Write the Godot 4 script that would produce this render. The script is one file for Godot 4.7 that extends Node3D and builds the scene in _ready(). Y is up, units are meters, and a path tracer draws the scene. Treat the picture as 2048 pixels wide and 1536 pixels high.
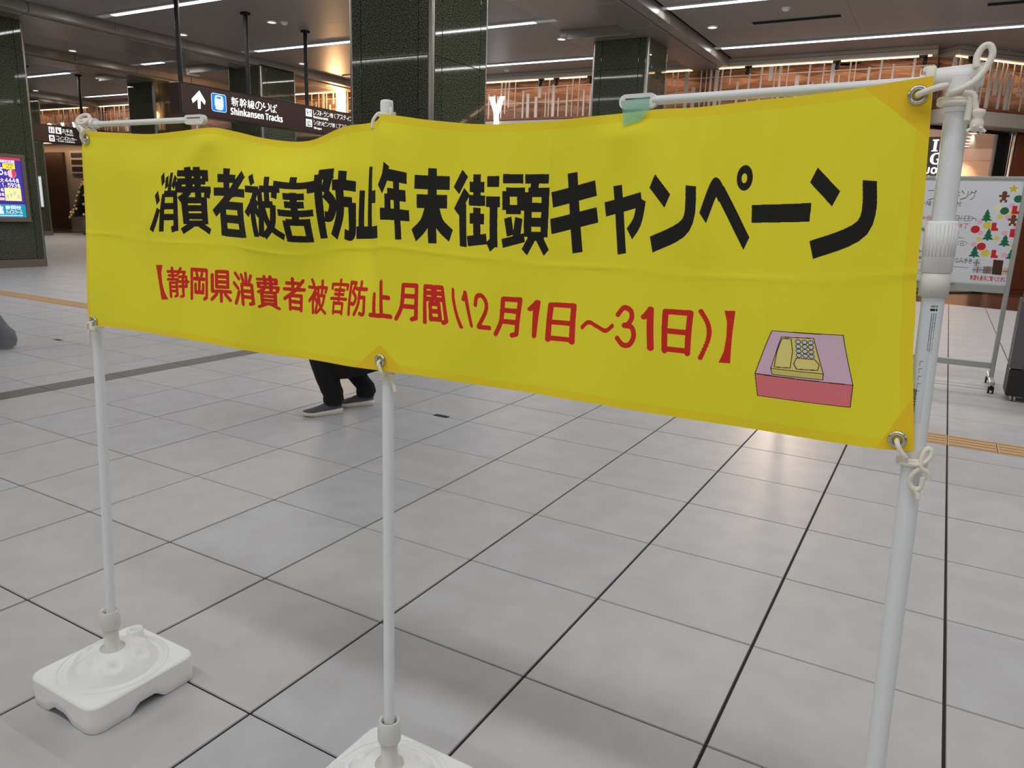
extends Node3D

# ============================================================ mesh helpers
class Geo:
	var st := SurfaceTool.new()
	func _init() -> void:
		st.begin(Mesh.PRIMITIVE_TRIANGLES)
		st.set_smooth_group(-1)
	func sm(g: int) -> Geo:
		st.set_smooth_group(g)
		return self
	func tri(a: Vector3, b: Vector3, c: Vector3, ua := Vector2.ZERO, ub := Vector2.ZERO, uc := Vector2.ZERO) -> void:   # counter-clockwise seen from outside
		st.set_uv(ua); st.add_vertex(a)
		st.set_uv(uc); st.add_vertex(c)
		st.set_uv(ub); st.add_vertex(b)
	func quad(a: Vector3, b: Vector3, c: Vector3, d: Vector3, ua := Vector2(0, 1), ub := Vector2(1, 1), uc := Vector2(1, 0), ud := Vector2(0, 0)) -> void:
		tri(a, b, c, ua, ub, uc)
		tri(a, c, d, ua, uc, ud)
	func quad_out(a: Vector3, b: Vector3, c: Vector3, d: Vector3, outward: Vector3) -> void:
		if (b - a).cross(c - a).dot(outward) >= 0.0:
			quad(a, b, c, d)
		else:
			quad(a, d, c, b)
	func box(c: Vector3, s: Vector3, ch := 0.0, xf := Transform3D()) -> Geo:
		var h := s / 2.0
		var p := func(sg: Vector3, axis: int) -> Vector3:
			var v := Vector3(sg.x * (h.x - ch), sg.y * (h.y - ch), sg.z * (h.z - ch))
			v[axis] = sg[axis] * h[axis]
			return xf * (c + v)
		var mid: Vector3 = xf * c
		for ax in 3:
			var b := (ax + 1) % 3
			var d := (ax + 2) % 3
			for s0: float in [-1.0, 1.0]:
				var q := []
				for k in [[-1.0, -1.0], [1.0, -1.0], [1.0, 1.0], [-1.0, 1.0]]:
					var sg := Vector3.ZERO
					sg[ax] = s0; sg[b] = k[0]; sg[d] = k[1]
					q.append(p.call(sg, ax))
				quad_out(q[0], q[1], q[2], q[3], (q[0] + q[2]) / 2.0 - mid)
				if ch > 0.0:
					for s1: float in [-1.0, 1.0]:      # the edge between faces ax and b
						var e := []
						for k: float in [-1.0, 1.0]:
							var sg := Vector3.ZERO
							sg[ax] = s0; sg[b] = s1; sg[d] = k
							e.append([p.call(sg, ax), p.call(sg, b)])
						quad_out(e[0][0], e[0][1], e[1][1], e[1][0], (e[0][0] + e[1][1]) / 2.0 - mid)
		if ch > 0.0:
			for i in 8:
				var sg := Vector3(1 if i & 1 else -1, 1 if i & 2 else -1, 1 if i & 4 else -1)
				var a: Vector3 = p.call(sg, 0)
				var b2: Vector3 = p.call(sg, 1)
				var c2: Vector3 = p.call(sg, 2)
				if (b2 - a).cross(c2 - a).dot(a - mid) >= 0.0:
					tri(a, b2, c2)
				else:
					tri(a, c2, b2)
		return self
	func lathe(prof: Array, seg := 24, xf := Transform3D(), squash := Vector2.ONE) -> Geo:   # [r, y] pairs, going up the outside
		for i in prof.size() - 1:
			for k in seg:
				var t0 := TAU * k / seg
				var t1 := TAU * (k + 1) / seg
				var f := func(r: float, y: float, t: float) -> Vector3: return xf * Vector3(r * cos(t) * squash.x, y, r * sin(t) * squash.y)
				var a: Vector3 = f.call(prof[i][0], prof[i][1], t1)
				var b: Vector3 = f.call(prof[i][0], prof[i][1], t0)
				var c: Vector3 = f.call(prof[i + 1][0], prof[i + 1][1], t0)
				var d: Vector3 = f.call(prof[i + 1][0], prof[i + 1][1], t1)
				if prof[i][0] < 1e-6:
					tri(a, c, d)
				elif prof[i + 1][0] < 1e-6:
					tri(a, b, c)
				else:
					quad(a, b, c, d)
		return self
	func tube(pts: Array, radius: float, seg := 10, closed := false, r_end := -1.0) -> Geo:
		var n := pts.size()
		var rings := []
		var up := Vector3.UP
		for i in n:
			var dir: Vector3
			if closed:
				dir = pts[(i + 1) % n] - pts[(i + n - 1) % n]
			else:
				dir = pts[mini(i + 1, n - 1)] - pts[maxi(i - 1, 0)]
			dir = dir.normalized()
			if i == 0:
				up = Vector3.UP if absf(dir.y) < 0.9 else Vector3.RIGHT
			var side := dir.cross(up).normalized()
			up = side.cross(dir).normalized()
			var rr := radius if r_end < 0.0 else lerpf(radius, r_end, float(i) / maxf(1.0, n - 1))
			var ring := []
			for k in seg:
				var t := TAU * k / seg
				ring.append(pts[i] + (side * cos(t) - up * sin(t)) * rr)
			rings.append(ring)
		sm(1)
		loft(rings, closed)
		if not closed:
			sm(-1)
			cap(rings[0], true)
			cap(rings[n - 1], false)
		return self
	func loft(rings: Array, closed := false) -> Geo:      # rings run counter-clockwise looking back along the loft
		var m: int = rings[0].size()
		for i in (rings.size() if closed else rings.size() - 1):
			var r0: Array = rings[i]
			var r1: Array = rings[(i + 1) % rings.size()]
			for k in m:
				var j := (k + 1) % m
				quad(r0[k], r0[j], r1[j], r1[k])
		return self
	func cap(ring: Array, first: bool) -> Geo:
		var c := Vector3.ZERO
		for v: Vector3 in ring:
			c += v
		c /= ring.size()
		for k in ring.size():
			var j := (k + 1) % ring.size()
			if first:
				tri(c, ring[j], ring[k])
			else:
				tri(c, ring[k], ring[j])
		return self
	func prism(poly: PackedVector2Array, z0: float, z1: float, xf := Transform3D(), sg := -1) -> Geo:
		var area := 0.0
		for i in poly.size():
			area += poly[i].cross(poly[(i + 1) % poly.size()])
		if area < 0.0:
			poly.reverse()
		var idx := Geometry2D.triangulate_polygon(poly)
		sm(-1)
		for i in range(0, idx.size(), 3):
			var a := poly[idx[i]]
			var b := poly[idx[i + 1]]
			var c := poly[idx[i + 2]]
			if (b - a).cross(c - a) < 0.0:
				var t := b
				b = c
				c = t
			tri(xf * Vector3(a.x, a.y, z1), xf * Vector3(b.x, b.y, z1), xf * Vector3(c.x, c.y, z1))
			tri(xf * Vector3(a.x, a.y, z0), xf * Vector3(c.x, c.y, z0), xf * Vector3(b.x, b.y, z0))
		sm(sg)
		for i in poly.size():
			var a := poly[i]
			var b := poly[(i + 1) % poly.size()]
			quad(xf * Vector3(a.x, a.y, z0), xf * Vector3(b.x, b.y, z0), xf * Vector3(b.x, b.y, z1), xf * Vector3(a.x, a.y, z1))
		sm(-1)
		return self
	func done() -> ArrayMesh:
		st.generate_normals()
		st.index()
		return st.commit()

func curve_pts(pts: Array, per := 8, closed := false) -> Array:     # Catmull-Rom through the points
	var out := []
	var n := pts.size()
	for i in (n if closed else n - 1):
		var p0 = pts[(i - 1 + n) % n] if closed or i > 0 else pts[0]
		var p1 = pts[i]
		var p2 = pts[(i + 1) % n]
		var p3 = pts[(i + 2) % n] if closed or i + 2 < n else pts[n - 1]
		for k in per:
			out.append(p1.cubic_interpolate(p2, p0, p3, float(k) / per))
	if not closed:
		out.append(pts[n - 1])
	return out

func rounded(w: float, h: float, r: float, per := 6) -> PackedVector2Array:
	var out := PackedVector2Array()
	for q in 4:
		var c := Vector2((w / 2 - r) * (1 if q in [0, 3] else -1), (h / 2 - r) * (1 if q < 2 else -1))
		for k in per + 1:
			var t := PI / 2 * (q + float(k) / per)
			out.append(c + Vector2(cos(t), sin(t)) * r)
	return out

# ============================================================ nodes
func thing(called: String, label: String, category: String, at := Vector3.ZERO, turn := 0.0, group := "") -> Node3D:
	var o := Node3D.new()
	o.name = called
	add_child(o, true)
	o.position = at
	o.rotation.y = turn
	return tag(o, label, category, group)

func tag(o: Node3D, label: String, category := "", group := "", kind := "") -> Node3D:
	if label: o.set_meta("label", label)
	if category: o.set_meta("category", category)
	if group: o.set_meta("group", group)
	if kind: o.set_meta("kind", kind)
	return o

func part(called: String, mesh: Mesh, m: Material, parent: Node3D, at := Vector3.ZERO, basis := Basis()) -> MeshInstance3D:
	var o := MeshInstance3D.new()
	o.name = called
	o.mesh = mesh
	o.material_override = m
	parent.add_child(o, true)
	o.transform = Transform3D(basis, at)
	return o

func struct(called: String, mesh: Mesh, m: Material, parent: Node3D = self, at := Vector3.ZERO) -> MeshInstance3D:
	var o := part(called, mesh, m, parent, at)
	if parent == self:
		o.set_meta("kind", "structure")
	return o

func bx(c: Vector3, s: Vector3, ch := 0.0) -> ArrayMesh:
	return Geo.new().box(c, s, ch).done()

func span(lo: Vector3, hi: Vector3, ch := 0.0) -> ArrayMesh:
	return bx((lo + hi) / 2.0, hi - lo, ch)

# ============================================================ materials
var M := {}

func mat(called: String, c: Color, rough := 0.6, metal := 0.0) -> StandardMaterial3D:
	var m := StandardMaterial3D.new()
	m.resource_name = called
	m.albedo_color = c
	m.roughness = rough
	m.metallic = metal
	M[called] = m
	return m

func glow(called: String, c: Color, energy: float) -> StandardMaterial3D:
	var m := mat(called, c, 0.5)
	m.emission_enabled = true
	m.emission = c
	m.emission_energy_multiplier = energy
	return m

func noise_tex(freq: float, ramp: Array, size := 512, octaves := 4, stretch := 1.0, kind := FastNoiseLite.TYPE_SIMPLEX_SMOOTH, seed_ := 1) -> NoiseTexture2D:
	var n := FastNoiseLite.new()
	n.noise_type = kind
	n.frequency = freq
	n.fractal_octaves = octaves
	n.seed = seed_
	var t := NoiseTexture2D.new()
	t.width = size
	t.height = int(size * stretch)
	t.seamless = true
	t.noise = n
	if ramp:
		var g := Gradient.new()
		var off := PackedFloat32Array()
		var col := PackedColorArray()
		for r in ramp:
			off.append(r[0])
			col.append(r[1])
		g.offsets = off
		g.colors = col
		t.color_ramp = g
	return t

func rgb(r: int, g: int, b: int) -> Color:
	return Color8(r, g, b)

func materials() -> void:
	# floor tiles: pale polished porcelain with faint cloudy veining, four tones
	var vein := noise_tex(0.012, [[0.0, rgb(232, 231, 229)], [0.5, rgb(240, 239, 238)], [1.0, rgb(247, 247, 246)]], 512, 5)
	var k := 0
	for c in [rgb(196, 196, 198), rgb(194, 195, 199), rgb(197, 196, 197), rgb(193, 194, 198)]:
		var m := mat("floor_tile_%d" % k, c, 0.38)
		m.albedo_texture = vein
		m.uv1_triplanar = true
		m.uv1_world_triplanar = true
		m.uv1_scale = Vector3(0.7, 0.7, 0.7)
		m.uv1_offset = Vector3(0.37 * k, 0, 0.61 * k)
		m.metallic_specular = 0.40
		k += 1
	mat("grout", rgb(36, 31, 29), 0.9)
	mat("tactile", rgb(196, 160, 118), 0.6)
	mat("dark_stone", rgb(110, 104, 98), 0.45).albedo_texture = noise_tex(0.08, [[0.0, rgb(190, 190, 190)], [1.0, rgb(255, 255, 255)]], 256)
	mat("entrance_floor", rgb(84, 58, 46), 0.25)
	# polished dark granite
	var gr := noise_tex(0.075, [[0.0, rgb(14, 15, 13)], [0.30, rgb(50, 52, 47)], [0.42, rgb(104, 107, 98)], [0.6, rgb(124, 127, 116)], [0.75, rgb(150, 150, 138)], [1.0, rgb(215, 210, 196)]], 512, 3)
	for g in [["granite", rgb(176, 177, 164)], ["granite_b", rgb(168, 170, 157)]]:
		var m := mat(g[0], g[1], 0.04)
		m.metallic_specular = 0.31
		m.albedo_texture = gr
		m.uv1_triplanar = true
		m.uv1_world_triplanar = true
		m.uv1_scale = Vector3.ONE * 1.3
	mat("plinth", rgb(112, 100, 92), 0.3)
	mat("joint", rgb(26, 26, 24), 0.8)
	mat("steel", rgb(150, 146, 138), 0.28, 0.9)
	# ceiling
	var im := Image.create(4, 320, false, Image.FORMAT_RGB8)
	im.fill(Color.WHITE)
	for i in 10:
		im.fill_rect(Rect2i(0, i * 32, 4, 3), rgb(120, 116, 112))
	var lin := mat("linear_ceiling", rgb(140, 134, 130), 0.45)
	lin.albedo_texture = ImageTexture.create_from_image(im)
	mat("ceiling_flat", rgb(146, 136, 130), 0.32, 0.25)
	mat("beam_panel", rgb(138, 131, 124), 0.3, 0.3)
	mat("beam_side", rgb(150, 144, 137), 0.3, 0.3)
	mat("gap", rgb(16, 15, 14), 0.9)
	mat("slab", rgb(70, 68, 66), 0.9)
	mat("housing", rgb(225, 226, 226), 0.5)
	glow("tube", rgb(238, 244, 255), 3.0)
	glow("tube_warm", rgb(255, 214, 158), 5.0)
	glow("spot_face", rgb(255, 246, 232), 3.0)
	mat("black_metal", rgb(22, 21, 21), 0.45, 0.3)
	mat("wall", rgb(150, 140, 130), 0.8)
	mat("cornice", rgb(170, 160, 148), 0.6)
	# wood of the upper wall
	var grain := noise_tex(0.02, [[0.0, rgb(170, 132, 112)], [0.5, rgb(200, 160, 138)], [1.0, rgb(226, 190, 168)]], 256, 4)
	for w in [["wave_a", rgb(206, 196, 190)], ["wave_b", rgb(176, 162, 154)], ["wave_c", rgb(146, 128, 118)]]:
		var m := mat(w[0], w[1], 0.65)
		m.albedo_texture = grain
		m.uv1_triplanar = true
		m.uv1_scale = Vector3(0.4, 3.0, 1.0)
	mat("slat", rgb(196, 182, 170), 0.6)
	mat("dark_wood", rgb(74, 48, 34), 0.45).albedo_texture = noise_tex(0.03, [[0.0, rgb(170, 160, 150)], [1.0, rgb(255, 255, 255)]], 256)
	mat("red_wood", rgb(126, 68, 44), 0.3)
	mat("beige", rgb(214, 178, 144), 0.7)
	mat("shop_ceiling", rgb(214, 190, 172), 0.7)
	mat("chrome", rgb(225, 222, 214), 0.18, 1.0)
	# the stands
	mat("white_plastic", rgb(236, 237, 238), 0.42)
	mat("off_white_plastic", rgb(214, 214, 208), 0.45)
	mat("white_tube", rgb(230, 234, 237), 0.35)
	mat("rope", rgb(236, 231, 218), 0.85)
	mat("brass_ring", rgb(205, 206, 204), 0.22, 1.0)
	glow("sign_white", rgb(255, 255, 255), 0.95)
	mat("sign_brown", rgb(52, 38, 34), 0.3)
	mat("frame_grey", rgb(176, 180, 176), 0.4, 0.4)
	mat("rubber", rgb(24, 24, 25), 0.6)
	mat("kiosk_grey", rgb(92, 88, 92), 0.5)
	mat("kiosk_dark", rgb(30, 28, 28), 0.5)
	mat("leaf", rgb(40, 54, 36), 0.7)
	mat("gold", rgb(226, 190, 120), 0.3, 0.6)
	mat("pot", rgb(150, 150, 146), 0.6)
	var tape := mat("green_tape", Color(0.50, 0.84, 0.70, 0.62), 0.4)
	tape.transparency = BaseMaterial3D.TRANSPARENCY_ALPHA
	var pane := mat("glass", Color(0.9, 0.95, 0.95, 0.08), 0.02)
	pane.transparency = BaseMaterial3D.TRANSPARENCY_ALPHA
	# people
	mat("skin", rgb(206, 160, 132), 0.55).subsurf_scatter_enabled = true
	M["skin"].subsurf_scatter_strength = 0.1
	mat("hair", rgb(28, 24, 22), 0.5)
	mat("coat_black", rgb(26, 23, 21), 0.9)
	mat("trouser_black", rgb(15, 14, 15), 0.9)
	mat("denim_grey", rgb(122, 124, 130), 0.9)
	mat("jacket_blue", rgb(62, 70, 84), 0.9)
	mat("shoe_grey", rgb(84, 86, 88), 0.8)
	mat("shoe_dark", rgb(34, 34, 36), 0.8)
	mat("sole", rgb(226, 220, 208), 0.7)
	mat("eye", rgb(240, 240, 238), 0.3)
	mat("lip", rgb(170, 104, 92), 0.5)

# ============================================================ lettering: strokes in a 100 x 100 box, y down; «c» a curve, «o» a closed curve, «f» a filled outline
const GLYPH := {
	"消": "12,4 28,20/4,34 22,50/c26,60 18,78 8,97/62,2 62,36/40,8 48,26/86,8 76,26/40,36 40,98/40,36 86,36 86,92 72,95/40,56 86,56/40,74 86,74",
	"費": "14,10 82,10 82,22/14,22 82,22/16,22 16,34 88,34 84,46/c40,1 40,34 14,50/62,1 62,48/26,50 26,86/26,50 76,50 76,86/26,62 76,62/26,74 76,74/26,85 76,85/42,86 12,97/60,86 88,97",
	"者": "18,16 68,16/44,2 44,34/6,35 94,35/88,8 58,36 6,66/30,54 30,98/30,54 82,54 82,98/30,73 82,73/30,93 82,93",
	"被": "20,2 28,16/4,24 40,24 26,44 4,64/24,44 24,98/40,40 30,52/32,52 44,64/c50,22 50,60 38,97/50,22 94,22 90,36/71,3 71,46/50,46 86,46/c86,46 76,76 46,97/c56,50 68,80 98,97",
	"害": "50,1 50,12/8,26 8,14 92,14 92,26/24,30 76,30/26,42 74,42/6,55 94,55/50,24 50,64/24,66 24,98/24,68 76,68 76,98/24,93 76,93",
	"防": "12,5 12,98/12,6 38,6 26,32/c26,32 44,48 36,66 22,66/67,2 67,20/44,22 98,22/c60,22 60,64 40,97/60,46 90,46/c90,46 90,84 84,95 68,93",
	"止": "54,3 54,94/20,36 20,94/54,44 90,44/3,94 97,94",
	"年": "c26,2 20,18 4,34/24,15 92,15/28,39 88,39/28,39 28,64/3,65 97,65/58,15 58,98",
	"末": "8,20 92,20/14,44 86,44/50,2 50,98/c46,46 32,72 4,88/c54,46 68,72 96,88",
	"街": "24,3 4,26/28,26 4,54/18,42 18,98/34,20 66,20/50,4 50,37/32,37 68,37/34,60 66,60/50,46 50,88/28,90 71,85/72,13 97,13/70,38 99,38/86,38 86,88 74,95",
	"頭": "3,9 46,9/10,24 10,47/10,25 42,25 42,47/10,46 42,46/14,56 20,78/38,56 33,80/1,88 50,80/50,9 99,9/72,9 68,24/57,25 57,79/57,25 93,25 93,79/57,43 93,43/57,61 93,61/57,78 93,78/67,80 50,98/82,80 99,98",
	"キ": "4,34 96,20/2,66 98,52/46,2 56,98",
	"ャ": "3,36 97,22/c97,22 86,52 66,70/36,3 46,98",
	"ン": "10,8 44,34/c95,14 84,66 6,92",
	"へ": "c3,62 22,34 33,26 44,36/42,32 97,92",
	"ー": "2,50 98,50",
	"【": "f0,0 100,0 62,22 50,50 62,78 100,100 0,100",
	"】": "f100,0 0,0 38,22 50,50 38,78 0,100 100,100",
	"静": "4,13 48,13/26,1 26,38/8,26 44,26/2,39 50,39/10,50 10,98/10,50 43,50 43,92 33,96/10,64 43,64/10,78 43,78/66,2 52,20/60,14 84,14 76,28/56,30 90,30 90,62/48,46 99,46/56,62 90,62/74,30 74,93 62,96",
	"岡": "7,5 7,98/7,5 93,5 93,92 80,97/34,15 40,28/66,15 60,28/22,34 78,34/50,34 50,76/28,52 28,77 72,77/72,52 72,77",
	"県": "32,4 32,52/32,4 82,4 82,52/32,20 82,20/32,36 82,36/32,52 82,52/14,14 14,66 93,66/52,66 52,97/32,75 12,92/70,75 92,92",
	"月": "c24,5 24,60 6,97/24,5 82,5 82,91 66,95/24,34 82,34/24,62 82,62",
	"間": "7,4 7,98/7,4 44,4 44,36 7,36/7,20 44,20/93,4 56,4 56,36 93,36/56,20 93,20/93,4 93,92 80,97/31,48 31,90/31,48 69,48 69,90/31,68 69,68/31,89 69,89",
	"(": "c40,0 8,26 40,70 96,100",
	"(u": "c80,0 40,26 40,74 80,100",
	")": "c10,0 80,30 80,60 4,100",
	"1": "16,22 54,4/54,4 54,97",
	"2": "c14,30 28,6 60,4 82,24 72,50 18,92/18,93 88,93",
	"3": "c16,20 42,3 72,10 78,28 62,44 44,47/c44,47 78,52 86,74 66,95 36,96 12,80",
	"4": "70,96 70,4 10,68 94,68",
	"5": "80,6 26,6 20,46/c20,46 50,34 80,54 74,86 40,96 14,84",
	"6": "c72,4 30,30 16,70 44,96 76,82 76,58 46,46 20,66",
	"7": "12,6 86,6 42,97",
	"8": "o50,4 78,16 74,38 50,46 26,38 22,16/o50,46 84,58 80,88 50,96 20,88 16,58",
	"9": "c78,34 50,52 20,34 36,6 68,8 80,34 66,76 34,96",
	",": "30,84 20,99",
	"日": "19,5 19,97/19,5 81,5 81,97/19,50 81,50/19,92 81,92",
	"〜": "c3,66 24,30 50,50 76,70 97,34",
	"新": "26,1 26,12/6,13 48,13/16,18 20,29/38,18 34,29/3,32 50,32/6,53 48,53/27,32 27,98/24,56 6,80/32,58 46,74/88,5 62,16/c62,16 62,66 48,97/62,40 99,40/82,40 82,98",
	"幹": "6,12 46,12/26,1 26,24/10,24 10,62/10,24 42,24 42,62/10,43 42,43/10,62 42,62/2,76 50,76/26,62 26,98/72,3 50,34/74,3 99,34/62,42 90,42/54,62 99,62/76,42 76,98",
	"線": "22,2 8,24 24,30/36,18 8,48 42,46/25,48 25,98/12,62 4,86/36,60 46,80/72,1 66,14/54,14 54,50/54,14 92,14 92,50/54,32 92,32/54,50 92,50/73,50 73,94 62,94/50,60 64,60 48,88/92,56 78,68/c76,62 84,82 99,93",
	"の": "c52,22 44,60 24,84 8,62 18,32 46,14 78,22 92,50 80,80 54,95",
	"り": "c26,6 20,40 28,58 38,46/c68,4 78,40 70,72 40,97",
	"ば": "c14,8 8,50 16,94/36,30 84,30/c62,8 62,40 62,78 48,94 34,82 50,70 90,92/82,2 88,14/94,0 99,11",
	"レ": "24,6 24,90/c24,90 64,76 92,44",
	"ス": "14,14 78,14/c78,14 60,60 6,94/54,56 94,92",
	"ト": "34,2 34,98/34,38 80,58",
	"ラ": "20,10 82,10/10,36 90,36/c90,36 76,74 28,96",
	"ア": "8,14 92,14 62,46/c48,34 46,70 16,96",
	"テ": "22,12 80,12/6,40 94,40/c54,40 52,74 26,96",
	"ィ": "c82,26 56,54 16,70/56,50 56,98",
	"シ": "16,10 38,24/8,38 30,52/c14,92 60,80 94,32",
	"ョ": "24,26 80,26 80,94 20,94/26,60 80,60",
	"ッ": "12,36 24,60/42,30 50,56/c90,34 78,76 32,96",
	"ピ": "20,8 20,88 82,90/c20,48 50,44 78,34/o88,4 98,14 88,24 78,14",
	"グ": "c36,4 26,30 6,50/28,22 82,22/c82,22 76,70 32,97/78,1 86,14/92,0 99,12",
	"お": "12,28 64,28/c38,6 38,60 36,84 12,88 20,62 60,52 92,66 82,88 58,94/78,16 94,32",
	"手": "c80,4 50,13 20,16/16,34 84,34/4,56 96,56/52,12 52,90 36,95",
	"洗": "12,4 28,20/4,34 22,50/c26,60 18,78 8,97/c44,8 40,24 32,36/42,22 92,22/66,3 66,46/30,46 98,46/c54,46 52,76 30,97/76,46 76,90 97,90 97,76",
	"コ": "14,16 86,16 86,90/10,86 86,86",
	"イ": "c84,4 50,40 6,58/54,34 54,98",
	"ロ": "14,14 86,14 86,94/14,14 14,94/14,88 86,88",
	"カ": "8,28 88,28/c88,28 88,70 82,90 62,90/c46,3 46,56 8,96",
	"裏": "8,13 92,13/50,2 50,24/24,24 76,24 76,46 24,46 24,24/24,35 76,35/50,24 50,57/4,58 96,58/40,58 10,80/30,72 32,97 54,88/80,64 66,74/c52,60 66,82 97,97",
	"面": "4,8 96,8/50,8 44,25/12,25 12,96 88,96 88,25 12,25/37,25 37,96/63,25 63,96/37,48 63,48/37,70 63,70",
	"も": "c46,2 38,60 46,92 82,90 88,58/18,30 72,30/12,54 70,54",
	"是": "28,3 72,3 72,40 28,40 28,3/28,22 72,22/3,53 97,53/52,53 52,91/52,71 84,71/c28,62 24,80 4,97/c20,80 50,94 97,96",
	"非": "38,3 38,97/62,3 62,97/6,22 38,22/6,46 38,46/4,72 38,72/62,22 94,22/62,46 94,46/62,72 96,72",
	"ご": "20,20 68,20/c20,66 20,92 60,92 84,88/76,2 84,14/90,0 98,12",
	"覧": "6,8 44,8/8,8 8,40 46,40/26,8 26,40/8,24 42,24/60,3 52,20/58,12 97,12/62,28 94,28/24,48 76,48 76,80 24,80 24,48/24,64 76,64/c40,80 36,92 8,98/60,80 62,95 94,94 94,84",
	"く": "78,3 24,48 80,97",
	"だ": "6,26 60,26/c34,4 28,50 8,92/54,48 88,48/c54,74 60,92 92,88/76,8 83,22/90,4 98,18",
	"さ": "12,32 88,24/c44,3 56,36 76,56/c76,58 40,50 22,72 40,94 78,91",
	"い": "c16,18 14,60 34,82 44,64/c72,24 88,44 86,66",
	"終": "22,2 8,24 24,30/36,18 8,48 42,46/25,48 25,98/12,62 4,86/36,60 46,80/c68,3 60,24 48,38/62,18 90,18/c90,18 76,52 48,66/c64,34 80,54 99,62/70,70 82,80/64,84 78,98",
	"了": "14,12 86,12 52,40/52,40 52,92 34,88",
	"ん": "c52,3 30,50 6,96 30,60 46,50 52,86 66,96 94,60",
	"な": "6,28 56,24/c38,3 30,36 10,62/70,16 92,32/c66,42 66,70 64,90 38,97 30,80 50,70 92,92",
	"み": "16,12 56,12/c56,12 40,50 22,90 6,78 20,60 60,64 96,78/82,42 76,96",
	"歩": "50,1 50,36/22,13 22,38/50,17 84,17/4,40 96,40/52,46 52,76 42,72/28,54 12,74/c82,52 60,88 18,98/74,46 86,60",
	"き": "22,24 80,16/14,46 86,38/c42,2 56,36 72,60/c72,60 36,56 24,74 40,94 76,92",
	"木": "6,28 94,28/50,2 50,98/c48,30 34,60 4,82/c52,30 66,60 96,82",
	"立": "50,2 50,22/10,24 90,24/28,36 36,78/72,36 62,82/3,91 97,91",
	"名": "c44,2 30,26 6,42/40,16 82,16/c82,16 64,46 18,68/34,60 34,98/34,62 86,62 86,98/34,94 86,94/34,32 50,44",
	"一": "4,50 96,50",
	"大": "6,34 94,34/c50,2 48,60 4,97/c50,36 64,76 97,96",
	"学": "20,5 28,20/46,2 50,18/82,4 70,20/6,40 6,26 94,26 94,40/28,42 74,42 54,56/54,56 54,92 38,96/4,66 96,66",
	"科": "42,4 6,14/3,34 48,34/26,12 26,98/24,40 4,72/28,42 46,60/60,13 76,24/56,36 72,46/50,68 99,58/84,2 84,98",
	"橋": "2,26 38,26/20,2 20,98/18,34 3,64/24,36 38,54/90,3 52,12/44,20 99,20/70,8 46,42/72,22 96,40/56,36 84,36 84,48 56,48 56,36/46,56 46,98/46,56 95,56 95,97/58,66 82,66 82,84 58,84 58,66",
	"進": "8,8 20,20/4,40 22,40 22,74/c3,96 24,78 50,94 99,95/c48,2 42,22 28,40/42,24 42,80/64,4 60,20/42,22 94,22/42,40 92,40/42,58 92,58/42,78 98,78/67,22 67,78",
	"校": "2,26 38,26/20,2 20,98/18,34 3,64/24,36 38,54/70,2 70,18/44,22 99,22/58,30 44,48/82,30 97,46/c86,42 72,76 40,98/c54,48 68,80 99,98",
	"ハ": "c34,14 28,56 4,90/c62,14 78,50 96,88",
	"ク": "c36,3 26,30 6,52/34,20 84,20/c84,20 76,70 28,97",
	"ー2": "4,50 96,50",
	"ル": "c28,14 30,60 4,92/58,6 58,90/c58,90 84,76 97,50",
	"フ": "10,12 86,12/c86,12 78,70 22,96",
	"緒": "22,2 8,24 24,30/36,18 8,48 42,46/25,48 25,98/12,62 4,86/36,60 46,80/52,18 88,18/70,3 70,36/46,36 99,36/94,8 50,58/60,58 60,98 90,98 90,58 60,58/60,78 90,78",
}

func disc(c: Vector2, r: Vector2, n := 12) -> PackedVector2Array:
	var out := PackedVector2Array()
	for k in n:
		out.append(c + Vector2(cos(TAU * k / n) * r.x, sin(TAU * k / n) * r.y))
	return out

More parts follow.
